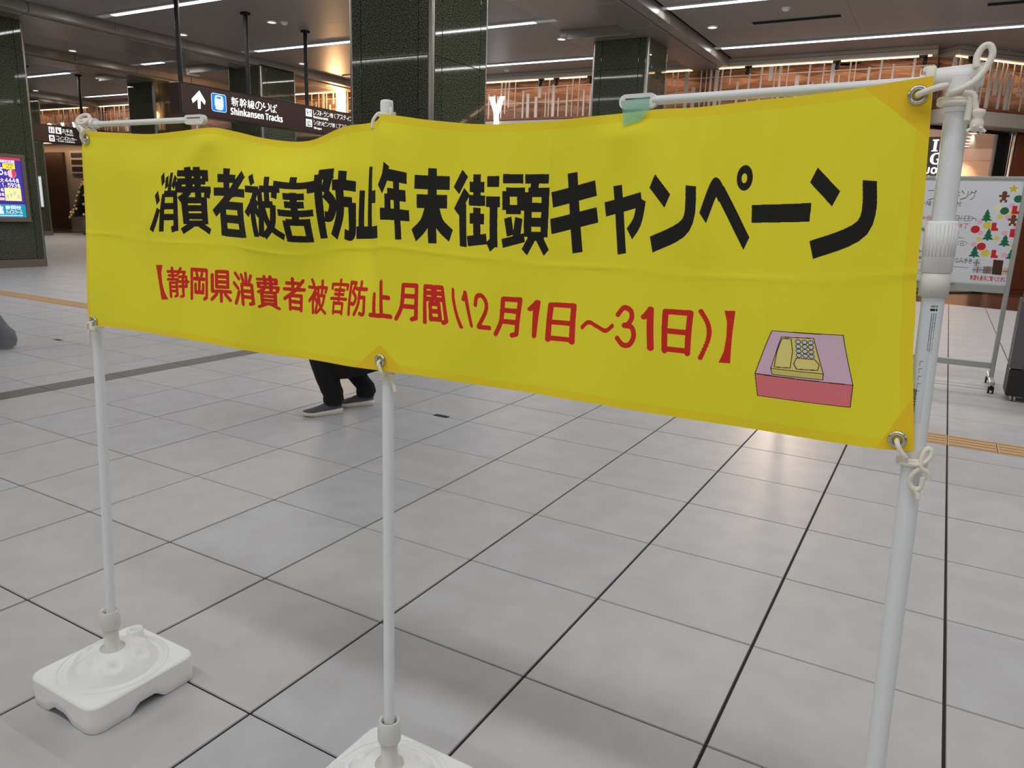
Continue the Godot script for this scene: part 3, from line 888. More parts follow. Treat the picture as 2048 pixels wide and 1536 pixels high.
func stands() -> void:
	var l_top := Vector3(-2.195, 1.664, 0.694)
	var m_top := Vector3(-1.243, 1.688, 0.636)
	var r_top := Vector3(-0.219, 1.688, 0.606)
	stand("white banner stand farthest from the camera, its whole water base and pale pole in view", Vector3(-2.236, 0, 0.738), l_top, 0.0135, 0.0, [Vector3(-1.822, 1.668, 0.672), 0.0068])
	stand("white banner stand in the middle, with a plain capped pole top and no crossbar", Vector3(-1.213, 0, 0.672), m_top, 0.0128, PI / 2)
	var rs := stand("thick white banner stand with a printed label, beside the telephone end of the banner", Vector3(-0.167, 0, 0.606), r_top, 0.0158, PI / 2, [Vector3(-0.668, 1.673, 0.634), 0.0076])
	# telescopic joint of the thick pole and its paper label
	var foot := Vector3(-0.167, 0, 0.606)
	var d := (r_top - foot).normalized()
	var at := func(y: float) -> Vector3: return d * (y / d.y)
	var bs := Basis(Quaternion(Vector3.UP, d))
	var geo := Geo.new().sm(1)
	geo.lathe([[0.0160, -0.002], [0.0215, 0.0], [0.0215, 0.072], [0.0195, 0.0745], [0.0160, 0.075]], 30)
	for k in 26:
		geo.box(Vector3(0.0216, 0.046, 0), Vector3(0.0012, 0.046, 0.0022), 0.0, Transform3D(Basis(Vector3.UP, TAU * k / 26)))
	part("joint", geo.done(), M.white_plastic, rs, at.call(1.415), bs)
	geo = Geo.new().sm(1)
	geo.lathe([[0.0160, 0.0], [0.0205, 0.001], [0.0205, 0.036], [0.0160, 0.037]], 30)
	part("joint_nut", geo.done(), M.off_white_plastic, rs, at.call(1.377), bs)
	var im := Image.create(160, 700, false, Image.FORMAT_RGB8)
	im.fill(rgb(212, 220, 228))
	var ink := rgb(60, 60, 62)
	var rng := RandomNumberGenerator.new()
	rng.seed = 4
	im.fill_rect(Rect2i(84, 24, 60, 13), rgb(30, 30, 32))
	for x in range(88, 140, 7):
		im.fill_rect(Rect2i(x, 6, 5, 10), ink)
	for c in 4:
		var y := 52
		while y < 300 - c * 12:
			var h := rng.randi_range(3, 7)
			im.fill_rect(Rect2i(134 - c * 13, y, rng.randi_range(5, 8), h), rgb(96, 98, 102))
			y += h + 2
	for k in 5:
		im.fill_rect(Rect2i(60, 330 + k * 44, 3, 30), ink)
		im.fill_rect(Rect2i(60, 330 + k * 44, 22, 3), ink)
	var bar := 500
	while bar < 640:
		var h := rng.randi_range(2, 6)
		im.fill_rect(Rect2i(30, bar, 34, h), rgb(30, 30, 32))
		bar += h + rng.randi_range(2, 4)
	var lab := Geo.new().sm(1)
	for k in 14:
		var a0 := lerpf(2.75, 0.65, k / 14.0)
		var a1 := lerpf(2.75, 0.65, (k + 1) / 14.0)
		var p := func(a: float, y: float) -> Vector3: return Vector3(cos(a) * 0.01605, y, sin(a) * 0.01605)
		lab.quad(p.call(a0, 0.0), p.call(a1, 0.0), p.call(a1, 0.185), p.call(a0, 0.185), Vector2(k / 14.0, 1), Vector2((k + 1) / 14.0, 1), Vector2((k + 1) / 14.0, 0), Vector2(k / 14.0, 0))
	tag(part("printed_label", lab.done(), printed("pole_label", im, 0.35), rs, at.call(1.182), bs), "pale label with fine print and a barcode")
	# ropes
	var g := func(s: float, t: float) -> Vector3: return cloth(s, t) + Vector3(0, 0, 0.006)
	var tr: Vector3 = g.call(0.9905, 0.042)
	rope("white rope knotted around the top of the thick pole, ending in a frayed tail", [
		[tr + Vector3(0, 0, -0.012), tr + Vector3(0.002, 0.0, 0.004), tr + Vector3(0.016, 0.005, 0.008), tr + Vector3(0.034, 0.010, 0.004), r_top + Vector3(-0.028, -0.012, 0.020)],
		ring_round(r_top + Vector3(0.0, -0.034, 0.0), d, 0.0215, 2.0, 0.009),
		ring_round(r_top + Vector3(-0.036, 0.0, 0.001), Vector3(-1, -0.03, 0.06), 0.0165, 2.0, 0.009),
		[r_top + Vector3(-0.012, -0.022, 0.024), r_top + Vector3(0.004, -0.016, 0.025), r_top + Vector3(0.018, -0.006, 0.022), r_top + Vector3(0.028, 0.010, 0.016), r_top + Vector3(0.034, 0.028, 0.014), r_top + Vector3(0.030, 0.040, 0.014), r_top + Vector3(0.022, 0.040, 0.014), r_top + Vector3(0.016, 0.028, 0.015), r_top + Vector3(0.017, 0.012, 0.018)],
		[r_top + Vector3(0.006, -0.020, 0.024), r_top + Vector3(0.018, -0.024, 0.020), r_top + Vector3(0.022, -0.034, 0.018), r_top + Vector3(0.025, -0.044, 0.017), r_top + Vector3(0.028, -0.050, 0.016)],
		[r_top + Vector3(0.014, -0.024, 0.020), r_top + Vector3(0.016, -0.040, 0.018), r_top + Vector3(0.016, -0.058, 0.018)],
	], 0.0046)
	var tail := thing("rope_end", "frayed white rope tuft hanging beside the top of the thick pole", "rope", r_top + Vector3(0.029, -0.052, 0.016))
	geo = Geo.new().sm(1)
	geo.lathe([[0.0, -0.022], [0.009, -0.020], [0.0085, -0.008], [0.0055, -0.002], [0.0085, 0.002], [0.0085, 0.008], [0.0, 0.010]], 12)
	for k in 7:
		var a := TAU * k / 7
		geo.tube([Vector3(cos(a) * 0.005, -0.016, sin(a) * 0.005), Vector3(cos(a) * 0.012, -0.022 + 0.004 * (k % 3), sin(a) * 0.012)], 0.0022, 5)
	part("tuft", geo.done(), M.rope, tail)
	var br: Vector3 = g.call(0.9885, 0.968)
	var pb: Vector3 = foot + at.call(1.118)
	rope("white rope tying the banner's lower corner to the thick pole, loose ends below", [
		[br + Vector3(0, 0, -0.010), br + Vector3(0.001, -0.004, 0.004), br + Vector3(0.008, -0.016, 0.006), br + Vector3(0.016, -0.026, 0.002), pb + Vector3(-0.014, 0.006, 0.014)],
		ring_round(pb + Vector3(0, 0.004, 0), d, 0.0195, 2.0, -0.012),
		[pb + Vector3(-0.004, -0.002, 0.020), pb + Vector3(0.010, 0.0, 0.022), pb + Vector3(0.022, 0.010, 0.018), pb + Vector3(0.024, 0.022, 0.016), pb + Vector3(0.018, 0.026, 0.017), pb + Vector3(0.013, 0.014, 0.020), pb + Vector3(0.014, -0.004, 0.022), pb + Vector3(0.024, -0.012, 0.018), pb + Vector3(0.026, -0.024, 0.016)],
		[pb + Vector3(0.012, -0.006, 0.022), pb + Vector3(0.004, -0.018, 0.022), pb + Vector3(0.002, -0.032, 0.020), pb + Vector3(0.010, -0.042, 0.020), pb + Vector3(0.018, -0.036, 0.020), pb + Vector3(0.018, -0.020, 0.021)],
		[pb + Vector3(0.008, -0.038, 0.020), pb + Vector3(0.014, -0.048, 0.020), pb + Vector3(0.017, -0.056, 0.020)],
	], 0.0040)
	var tl: Vector3 = g.call(0.0085, 0.040)
	rope("white rope with a round loop at the top of the pole farthest away", [
		[tl + Vector3(0, 0, -0.010), tl + Vector3(0.0, -0.002, 0.004), tl + Vector3(0.002, 0.010, 0.008), tl + Vector3(0.006, 0.022, 0.006), l_top + Vector3(0.0, -0.006, 0.022)],
		ring_round(l_top + Vector3(0.004, -0.004, 0.016), Vector3(0.5, 0.2, 0.85), 0.0125, 1.0),
		ring_round(l_top + Vector3(0.006, 0.012, 0.012), Vector3(0.25, 0.65, 0.7), 0.0165, 1.0),
		ring_round(l_top + Vector3(0.0, -0.018, 0.0), Vector3.UP, 0.018, 1.5, 0.006),
	], 0.0042)
	var bl: Vector3 = g.call(0.0115, 0.975)
	var lp := Vector3(-2.236, 0.12, 0.738).lerp(l_top, (1.122 - 0.12) / 1.535)
	rope("white rope tying the banner's lower corner to the far pole, a thin tail hanging", [
		[bl + Vector3(0, 0, -0.010), bl + Vector3(-0.001, -0.003, 0.005), bl + Vector3(-0.014, -0.008, 0.006), bl + Vector3(-0.020, -0.020, 0.002), lp + Vector3(-0.014, 0.002, 0.010)],
		[bl + Vector3(0.0, -0.002, 0.004), bl + Vector3(0.003, -0.014, 0.006), bl + Vector3(0.004, -0.024, 0.004), lp + Vector3(0.010, 0.002, 0.014)],
		ring_round(lp, Vector3.UP, 0.0165, 2.0, 0.007),
		[lp + Vector3(-0.012, 0.0, 0.012), lp + Vector3(-0.020, -0.020, 0.012), lp + Vector3(-0.022, -0.040, 0.012)],
		[lp + Vector3(-0.022, -0.036, 0.012), lp + Vector3(-0.026, -0.050, 0.012)],
	], 0.0032)
	var ml: Vector3 = g.call(0.4835, 0.955)
	var mp := Vector3(-1.213, 0.12, 0.672).lerp(m_top, (1.122 - 0.12) / 1.566)
	rope("white rope from the lower grommet to the middle pole", [
		[ml + Vector3(0, 0, -0.010), ml + Vector3(0.001, -0.004, 0.004), ml + Vector3(0.006, -0.014, 0.006), ml + Vector3(0.011, -0.026, 0.004), mp + Vector3(0.004, -0.004, 0.016)],
		ring_round(mp + Vector3(0, -0.008, 0), Vector3.UP, 0.016, 2.0, 0.008),
		[mp + Vector3(0.014, -0.004, 0.010), mp + Vector3(0.024, -0.020, 0.010), mp + Vector3(0.028, -0.036, 0.010)],
	], 0.0036)
	rope("white rope looped around the top of the middle pole above the banner", [
		ring_round(m_top + Vector3(0.001, -0.024, 0.002), Vector3(0.1, 1, 0.1), 0.0160, 2.0, 0.006),
		ring_round(m_top + Vector3(0.018, -0.024, 0.012), Vector3(-0.7, 0.15, 0.7), 0.0125, 1.0),
		[m_top + Vector3(-0.012, -0.020, 0.014), m_top + Vector3(-0.016, -0.034, 0.024), m_top + Vector3(-0.017, -0.050, 0.026)],
	], 0.0036)
	# a scrap of green tape over the crossbar tip and the cloth
	var gt := Geo.new()
	var q := [cloth(0.7575, 0.0) + Vector3(-0.004, 0.018, 0.012), cloth(0.7815, 0.0) + Vector3(0.0, 0.020, 0.012), cloth(0.782, 0.0) + Vector3(0, 0.001, 0.006), cloth(0.774, 0.030) + Vector3(0, 0, 0.003), cloth(0.7575, 0.042) + Vector3(0, 0, 0.003), cloth(0.7575, 0.0) + Vector3(-0.002, 0.002, 0.006)]
	for v in [[0, 5, 2, 1], [5, 4, 3, 2]]:
		gt.quad(q[v[0]], q[v[1]], q[v[2]], q[v[3]])
	tag(part("adhesive_tape", gt.done(), M.green_tape, self), "scrap of translucent green tape holding a crossbar tip to the banner", "tape")

# ============================================================ setting
const T := 0.6
const CAM := Vector3(-0.2027, 1.4828, 1.9084)

func floor_() -> void:
	var base := struct("floor", span(Vector3(-37.5, -0.3, -26.5), Vector3(14, -0.0045, 14)), M.grout)
	tag(base, "pale grey square-tiled concourse floor with dark joints", "floor", "", "structure")
	var rng := RandomNumberGenerator.new()
	rng.seed = 11
	var shapes := {}
	var far := []
	for k in 4:
		far.append(Geo.new())
	for a in range(-23, 62):
		for b in range(-23, 28):
			var lo := Vector2(-(a + 1) * T + 0.0045, -(b + 1) * T + 0.0032)
			var hi := Vector2(-a * T - 0.0045, -b * T - 0.0032)
			if a == 9: lo.x = -6.0566
			if a == 10: hi.x = -6.2834
			if b == 6: lo.y = -3.897
			var tone := rng.randi_range(0, 3)
			var dz := rng.randf_range(-0.0004, 0.0004)
			var mid := (lo + hi) / 2.0
			var d := mid - Vector2(CAM.x, CAM.z)
			var ang := absf(wrapf(atan2(d.x, -d.y) + deg_to_rad(29.5), -PI, PI))
			var near := d.length() < 11.6 and d.length() > 0.55 and ang < deg_to_rad(37.5)
			if near:
				var key := "%.3f %.3f" % [hi.x - lo.x, hi.y - lo.y]
				if not shapes.has(key):
					var g := Geo.new()
					tile_into(g, Vector3.ZERO, hi - lo)
					shapes[key] = g.done()
				part("tile", shapes[key], M["floor_tile_%d" % tone], base, Vector3(mid.x, dz, mid.y))
			else:
				tile_into(far[tone], Vector3(mid.x, dz, mid.y), hi - lo)
	for k in 4:
		part("distant_tiles", far[k].done(), M["floor_tile_%d" % k], base).set_meta("kind", "stuff")
	# tactile guide strip: ribbed 30 cm tiles
	var g := Geo.new().box(Vector3(0, -0.003, 0), Vector3(0.2955, 0.006, 0.2955), 0.001)
	for k in 4:
		var z := -0.1125 + k * 0.075
		g.box(Vector3(0, 0.002, z), Vector3(0.28, 0.008, 0.030), 0.003)
	var tact := g.done()
	for k in 60:
		part("tactile_tile", tact, M.tactile, base, Vector3(2.25 - k * 0.3, 0.001, -4.05))
	# band of dark stone
	var strip_m := Geo.new()
	tile_into(strip_m, Vector3.ZERO, Vector2(0.219, 0.596))
	var sm := strip_m.done()
	for k in 22:
		part("dark_tile", sm, M.dark_stone, base, Vector3(-6.17, 0, 1.5 - k * 0.6))
	# dark floor before the shop doors
	var poly := PackedVector2Array([Vector2(-3.2, -16.5), Vector2(-3.2, -14.95), Vector2(-0.1, -14.95), Vector2(1.6, -14.4), Vector2(6.6, -20), Vector2(5.2, -23), Vector2(-0.85, -16.5)])
	for i in poly.size():
		poly[i].y *= -1.0
	part("entrance_floor", Geo.new().prism(poly, -0.002, 0.003, Transform3D(Basis(Vector3.RIGHT, -PI / 2))).done(), M.entrance_floor, base)
	# two scraps of black tape on the floor
	for q in [[Vector3(-3.23, 0, -2.405), 0.12, "black tape mark on the floor tiles beyond the middle pole"], [Vector3(-8.13, 0, -2.40), 0.11, "small black tape mark on the floor near the grey trouser leg"]]:
		var tp := part("floor_tape", bx(Vector3(0, 0.0012, 0), Vector3(q[1], 0.0016, 0.05), 0.0004), M.rubber, self, q[0])
		tag(tp, q[2], "tape")

func tile_into(g: Geo, c: Vector3, s: Vector2) -> void:
	var h := s / 2.0
	var e := 0.0018
	var top := []
	var low := []
	for k in [Vector2(-1, 1), Vector2(1, 1), Vector2(1, -1), Vector2(-1, -1)]:
		top.append(c + Vector3(k.x * (h.x - e), 0, k.y * (h.y - e)))
		low.append(c + Vector3(k.x * h.x, -0.005, k.y * h.y))
	g.quad(top[0], top[1], top[2], top[3])
	for i in 4:
		var j := (i + 1) % 4
		g.quad(low[i], low[j], top[j], top[i])

func ceiling() -> void:
	var c := struct("ceiling", span(Vector3(-37.5, 5.25, -26.5), Vector3(14, 5.6, 14)), M.slab)
	tag(c, "dim grey-brown ceiling of narrow linear panels", "ceiling", "", "structure")
	var beams := [[-28.85, -31.4], [-20.25, -22.75], [-15.85, -18.66], [-5.05, -7.35], [5.75, 3.45]]
	var edges := [-37.5]
	for b in beams:
		edges.append(b[1])
		edges.append(b[0])
	edges.append(14.0)
	for i in range(0, edges.size(), 2):        # the slatted bays between the beams
		var x0: float = edges[i] + (0.05 if i > 0 else 0.0)
		var x1: float = edges[i + 1] - 0.006
		var z := 14.0
		while z > -26.0:
			var zz := maxf(z - 3.45, -26.5)
			var w := x1 - x0
			var nx := maxi(1, roundi(w / 2.8))
			for k in nx:
				var g := Geo.new()
				var a := x0 + w * k / nx + 0.002
				var b := x0 + w * (k + 1) / nx - 0.002
				g.quad(Vector3(a, 5.0, zz + 0.003), Vector3(b, 5.0, zz + 0.003), Vector3(b, 5.0, z - 0.003), Vector3(a, 5.0, z - 0.003), Vector2(a / 2, -zz), Vector2(b / 2, -zz), Vector2(b / 2, -z), Vector2(a / 2, -z))
				g.box(Vector3((a + b) / 2, 5.021, (z + zz) / 2), Vector3(b - a, 0.04, z - zz - 0.006))
				part("ceiling_panel", g.done(), M.linear_ceiling, c)
			z -= 3.45
	var n := 0
	for bm in beams:
		var xr: float = bm[0]
		var xj: float = bm[1]
		var o := struct("beam", span(Vector3(xr - 0.82, 4.84, -26.4), Vector3(xr - 0.02, 5.3, 14)), M.gap)
		tag(o, ["", "", "metal-clad ceiling beam over the left granite columns", "metal-clad ceiling beam over the columns near the middle", ""][n] if n in [2, 3] else "metal-clad ceiling beam running away from the camera", "beam", "" if n in [2, 3] else "outlying ceiling beams", "structure")
		var z := 14.0
		while z > -26.0:
			var zz := maxf(z - 1.725, -26.4)
			part("beam_panel", span(Vector3(xr - 0.85, 4.80, zz + 0.004), Vector3(xr - 0.235, 4.86, z - 0.004), 0.006), M.beam_panel, o)
			part("fascia_panel", span(Vector3(xr - 0.23, 4.83, zz + 0.004), Vector3(xr - 0.0, 5.02, z - 0.004), 0.008), M.beam_side, o)
			z -= 1.725
		z = 14.0
		while z > -26.0:
			var zz := maxf(z - 3.45, -26.4)
			part("margin_panel", span(Vector3(xj + 0.004, 4.985, zz + 0.004), Vector3(xr - 0.85, 5.03, z - 0.004), 0.003), M.ceiling_flat, o)
			z -= 3.45
		for row: float in [-5.55, -12.55, 1.35]:
			if n == 0 or n == 4:
				continue
			part("cross_panel", span(Vector3(xj + 0.10, 4.80, row - 1.30), Vector3(xr - 0.86, 4.99, row + 0.30), 0.006), M.beam_panel, o)
			part("cross_end", span(Vector3(xj - 0.06, 4.86, row + 0.04), Vector3(xj + 0.10, 4.99, row + 0.30), 0.006), M.beam_side, o)
		n += 1
	# flush details
	for q in [[-3.878, -2.37, -13.106, "long dark slot air diffuser in the ceiling bay beyond the thick pole's top"], [-0.184, 1.4, -13.24, "dark slot air diffuser cut by the picture's upper corner"], [-13.2, -11.2, -13.1, "dark slot air diffuser above the wayfinding sign with a train pictogram"]]:
		var t := thing("air_diffuser", q[3], "vent", Vector3((q[0] + q[1]) / 2, 4.995, q[2]))
		part("frame", span(Vector3(-(q[1] - q[0]) / 2, -0.008, -0.07), Vector3((q[1] - q[0]) / 2, 0.003, 0.07), 0.003), M.joint, t)
		for k in 3:
			part("blade", bx(Vector3(0, -0.010, -0.04 + 0.04 * k), Vector3(q[1] - q[0] - 0.04, 0.006, 0.012), 0.001), M.gap, t)
	var sd := Geo.new().sm(1)
	sd.lathe([[0.0, -0.055], [0.045, -0.05], [0.07, -0.02], [0.075, 0.0]], 20)
	var sdm := sd.done()
	for q in [[Vector3(-3.136, 4.998, -12.249), "small round smoke detector beyond the long dark ceiling slot"], [Vector3(-10.6, 4.998, -15.6), "small round smoke detector by the far warm-lit wall"], [Vector3(-12.3, 4.998, -9.7), "small round smoke detector between the sign's hanging rods"]]:
		var t := thing("smoke_detector", q[1], "smoke detector", q[0])
		part("cover", sdm, M.housing, t)
	var cam := thing("security_camera", "small pale ceiling security camera left of the train sign's first rod", "camera", Vector3(-18.806, 5.0, -12.658))
	part("mount", bx(Vector3(0, -0.05, 0), Vector3(0.10, 0.10, 0.10), 0.01), M.black_metal, cam)
	part("body", bx(Vector3(0.02, -0.14, 0.12), Vector3(0.14, 0.14, 0.34), 0.02), M.housing, cam)

func strip_light(x0: float, x1: float, z: float, label: String, group := "", power := 1.0) -> void:
	var t := thing("strip_light", label, "ceiling light", Vector3((x0 + x1) / 2, 4.979, z), 0.0, group)
	var l := x1 - x0
	part("housing", bx(Vector3(0, 0.005, 0), Vector3(l + 0.9, 0.030, 0.15), 0.004), M.housing, t)
	part("diffuser", bx(Vector3(0, -0.012, 0), Vector3(l, 0.012, 0.115), 0.003), M.tube, t)
	var a := AreaLight3D.new()
	a.name = "lamp"
	a.area_size = Vector2(l, 0.115)
	a.light_color = rgb(250, 249, 246)
	a.light_energy = 11.0 * l / 7.6 * power
	a.area_range = 40.0
	a.shadow_enabled = true
	t.add_child(a, true)
	a.position = Vector3(0, -0.024, 0)
	a.rotation.x = -PI / 2

func downlight(at: Vector3, label: String, warm := false, e := 1.0) -> void:
	var t := thing("downlight", label, "ceiling light", at)
	var g := Geo.new().sm(1)
	g.lathe([[0.075, -0.012], [0.098, -0.014], [0.102, 0.0]], 24)
	part("trim_ring", g.done(), M.housing, t)
	g = Geo.new()
	g.lathe([[0.0, -0.008], [0.078, -0.008]], 24)
	part("lens", g.done(), M.spot_face, t)
	var s := SpotLight3D.new()
	s.name = "lamp"
	s.spot_angle = 40.0
	s.spot_range = 30.0
	s.spot_attenuation = 2.0
	s.light_energy = e
	s.light_size = 0.06
	s.light_color = rgb(255, 226, 190) if warm else rgb(250, 246, 240)
	s.shadow_enabled = true
	t.add_child(s, true)
	s.position = Vector3(0, -0.03, 0)
	s.rotation.x = -PI / 2

func column(label: String, xr: float, zf: float, w: float, d: float) -> Node3D:
	var t := thing("column", label, "column", Vector3(xr - w / 2, 0, zf - d / 2))
	t.set_meta("kind", "structure")
	part("core", span(Vector3(-w / 2 + 0.03, 0, -d / 2 + 0.03), Vector3(w / 2 - 0.03, 4.86, d / 2 - 0.03)), M.joint, t)
	part("plinth", span(Vector3(-w / 2 + 0.008, 0, -d / 2 + 0.008), Vector3(w / 2 - 0.008, 0.165, d / 2 - 0.008), 0.006), M.plinth, t)
	var ys := [0.17, 1.10, 2.15, 3.20, 4.25, 4.82]
	for face in 4:
		var b := Basis(Vector3.UP, PI / 2 * face)
		var wide := w if face % 2 == 0 else d
		var deep := d if face % 2 == 0 else w
		var us := [-wide / 2 + 0.055, -wide / 2 + 0.20, wide / 2 - 0.20, wide / 2 - 0.055]
		for i in 3:
			for j in 5:
				var m := Geo.new().box(Vector3((us[i] + us[i + 1]) / 2, (ys[j] + ys[j + 1]) / 2, deep / 2 - 0.02), Vector3(us[i + 1] - us[i] - 0.008, ys[j + 1] - ys[j] - 0.005, 0.04), 0.003).done()
				part("stone_panel", m, M.granite if (i + j + face) % 3 else M.granite_b, t, Vector3.ZERO, b)
	for k in 4:
		var sx := 1.0 if k in [0, 3] else -1.0
		var sz := 1.0 if k < 2 else -1.0
		var g := Geo.new().sm(1)
		g.lathe([[0.042, 0.165], [0.042, 4.82]], 18)
		part("corner_trim", g.done(), M.steel, t, Vector3(sx * (w / 2 - 0.044), 0, sz * (d / 2 - 0.044)))
	return t

func wave_board(len_: float, y0: float, h: float, amp: float, ph: float, depth: float) -> ArrayMesh:
	var g := Geo.new().sm(1)
	var n := maxi(4, int(len_ / 0.11))
	for i in n:
		var xa := len_ * i / n
		var xb := len_ * (i + 1) / n
		var f := func(x: float) -> float: return y0 + h + amp * (sin(x * 5.1 + ph) + 0.6 * sin(x * 2.3 + ph * 2.0) + 0.3 * sin(x * 11.0 + ph))
		var ya: float = f.call(xa)
		var yb: float = f.call(xb)
		g.quad(Vector3(xa, y0, depth), Vector3(xb, y0, depth), Vector3(xb, yb, depth), Vector3(xa, ya, depth))
		g.quad(Vector3(xa, ya, depth), Vector3(xb, yb, depth), Vector3(xb, yb, depth - 0.05), Vector3(xa, ya, depth - 0.05))
	return g.done()

func upper_wall(o: Node3D, len_: float, seed_: int, screen_label: String, ranges: Array) -> void:
	# o: a node whose x runs along the wall and whose z comes out of it; y 3.5 .. 5
	var ws := [M.wave_a, M.wave_b, M.wave_c]
	var rng := RandomNumberGenerator.new()
	rng.seed = seed_
	for k in 9:
		part("wave_board", wave_board(len_, 3.86, 0.98 - k * 0.098, 0.036, k * 1.7 + seed_, 0.05 + k * 0.028), ws[[0, 2, 0, 1, 2, 0, 2, 1, 2][k]], o)
	part("cornice", span(Vector3(0, 4.84, 0), Vector3(len_, 4.925, 0.50), 0.008), M.cornice, o)
	part("cornice_top", span(Vector3(0, 4.93, 0), Vector3(len_, 4.998, 0.53), 0.006), M.cornice, o)
	part("fascia", span(Vector3(0, 3.54, 0), Vector3(len_, 3.83, 0.46), 0.01), M.cornice, o)
	part("fascia_cap", span(Vector3(0, 3.83, 0), Vector3(len_, 3.875, 0.48), 0.006), M.red_wood, o)
	var t := Node3D.new()
	t.name = "slat_screen"
	add_child(t, true)
	t.transform = o.transform
	tag(t, screen_label, "slat screen")
	for y: float in [4.64, 4.27]:
		part("rail", span(Vector3(0.02, y - 0.012, 0.345), Vector3(len_ - 0.02, y + 0.012, 0.365), 0.003), M.slat, t)
	for r in ranges:
		var x: float = r[0]
		while x < r[1]:
			var w: float = [0.022, 0.028, 0.036, 0.05, 0.085][rng.randi_range(0, 4)]
			var top := 4.80 if rng.randf() < 0.7 else rng.randf_range(4.35, 4.7)
			var bot := 3.89 if rng.randf() < 0.6 or top < 4.7 else rng.randf_range(4.0, 4.5)
			part("slat", bx(Vector3(x, (top + bot) / 2, 0.39), Vector3(w, top - bot, 0.03), 0.004), M.slat, t)
			x += rng.randf_range(0.09, 0.27)

func cove(at: Transform3D, len_: float, label: String, energy: float) -> void:
	var t := thing("cove_light", label, "light strip")
	t.transform = at
	part("led_strip", bx(Vector3(len_ / 2, 0, 0), Vector3(len_, 0.022, 0.03), 0.003), M.tube_warm, t)
	var a := AreaLight3D.new()
	a.name = "lamp"
	a.area_size = Vector2(len_, 0.04)
	a.light_color = rgb(255, 208, 160)
	a.light_energy = energy * len_
	a.shadow_enabled = true
	t.add_child(a, true)
	a.position = Vector3(len_ / 2, -0.016, 0)
	a.rotation.x = -PI / 2

func letters(s: String, width: float, height: float, m: Material, parent: Node3D, at: Vector3, bold := true, serif := false, called := "letters", depth := 0.01) -> MeshInstance3D:   # at: lower left corner
	var f := SystemFont.new()
	f.font_names = PackedStringArray(["Droid Serif" if serif else "Droid Sans"])
	f.font_weight = 700 if bold else 400
	var t := TextMesh.new()
	t.text = s
	t.font = f
	t.font_size = 64
	t.pixel_size = 0.01
	t.depth = 0.02
	t.curve_step = 1.0
	var box := t.get_aabb()
	var k := Vector3(width / box.size.x, height / box.size.y, depth / box.size.z)
	return part(called, t, m, parent, at - box.position * k, Basis().scaled(k))

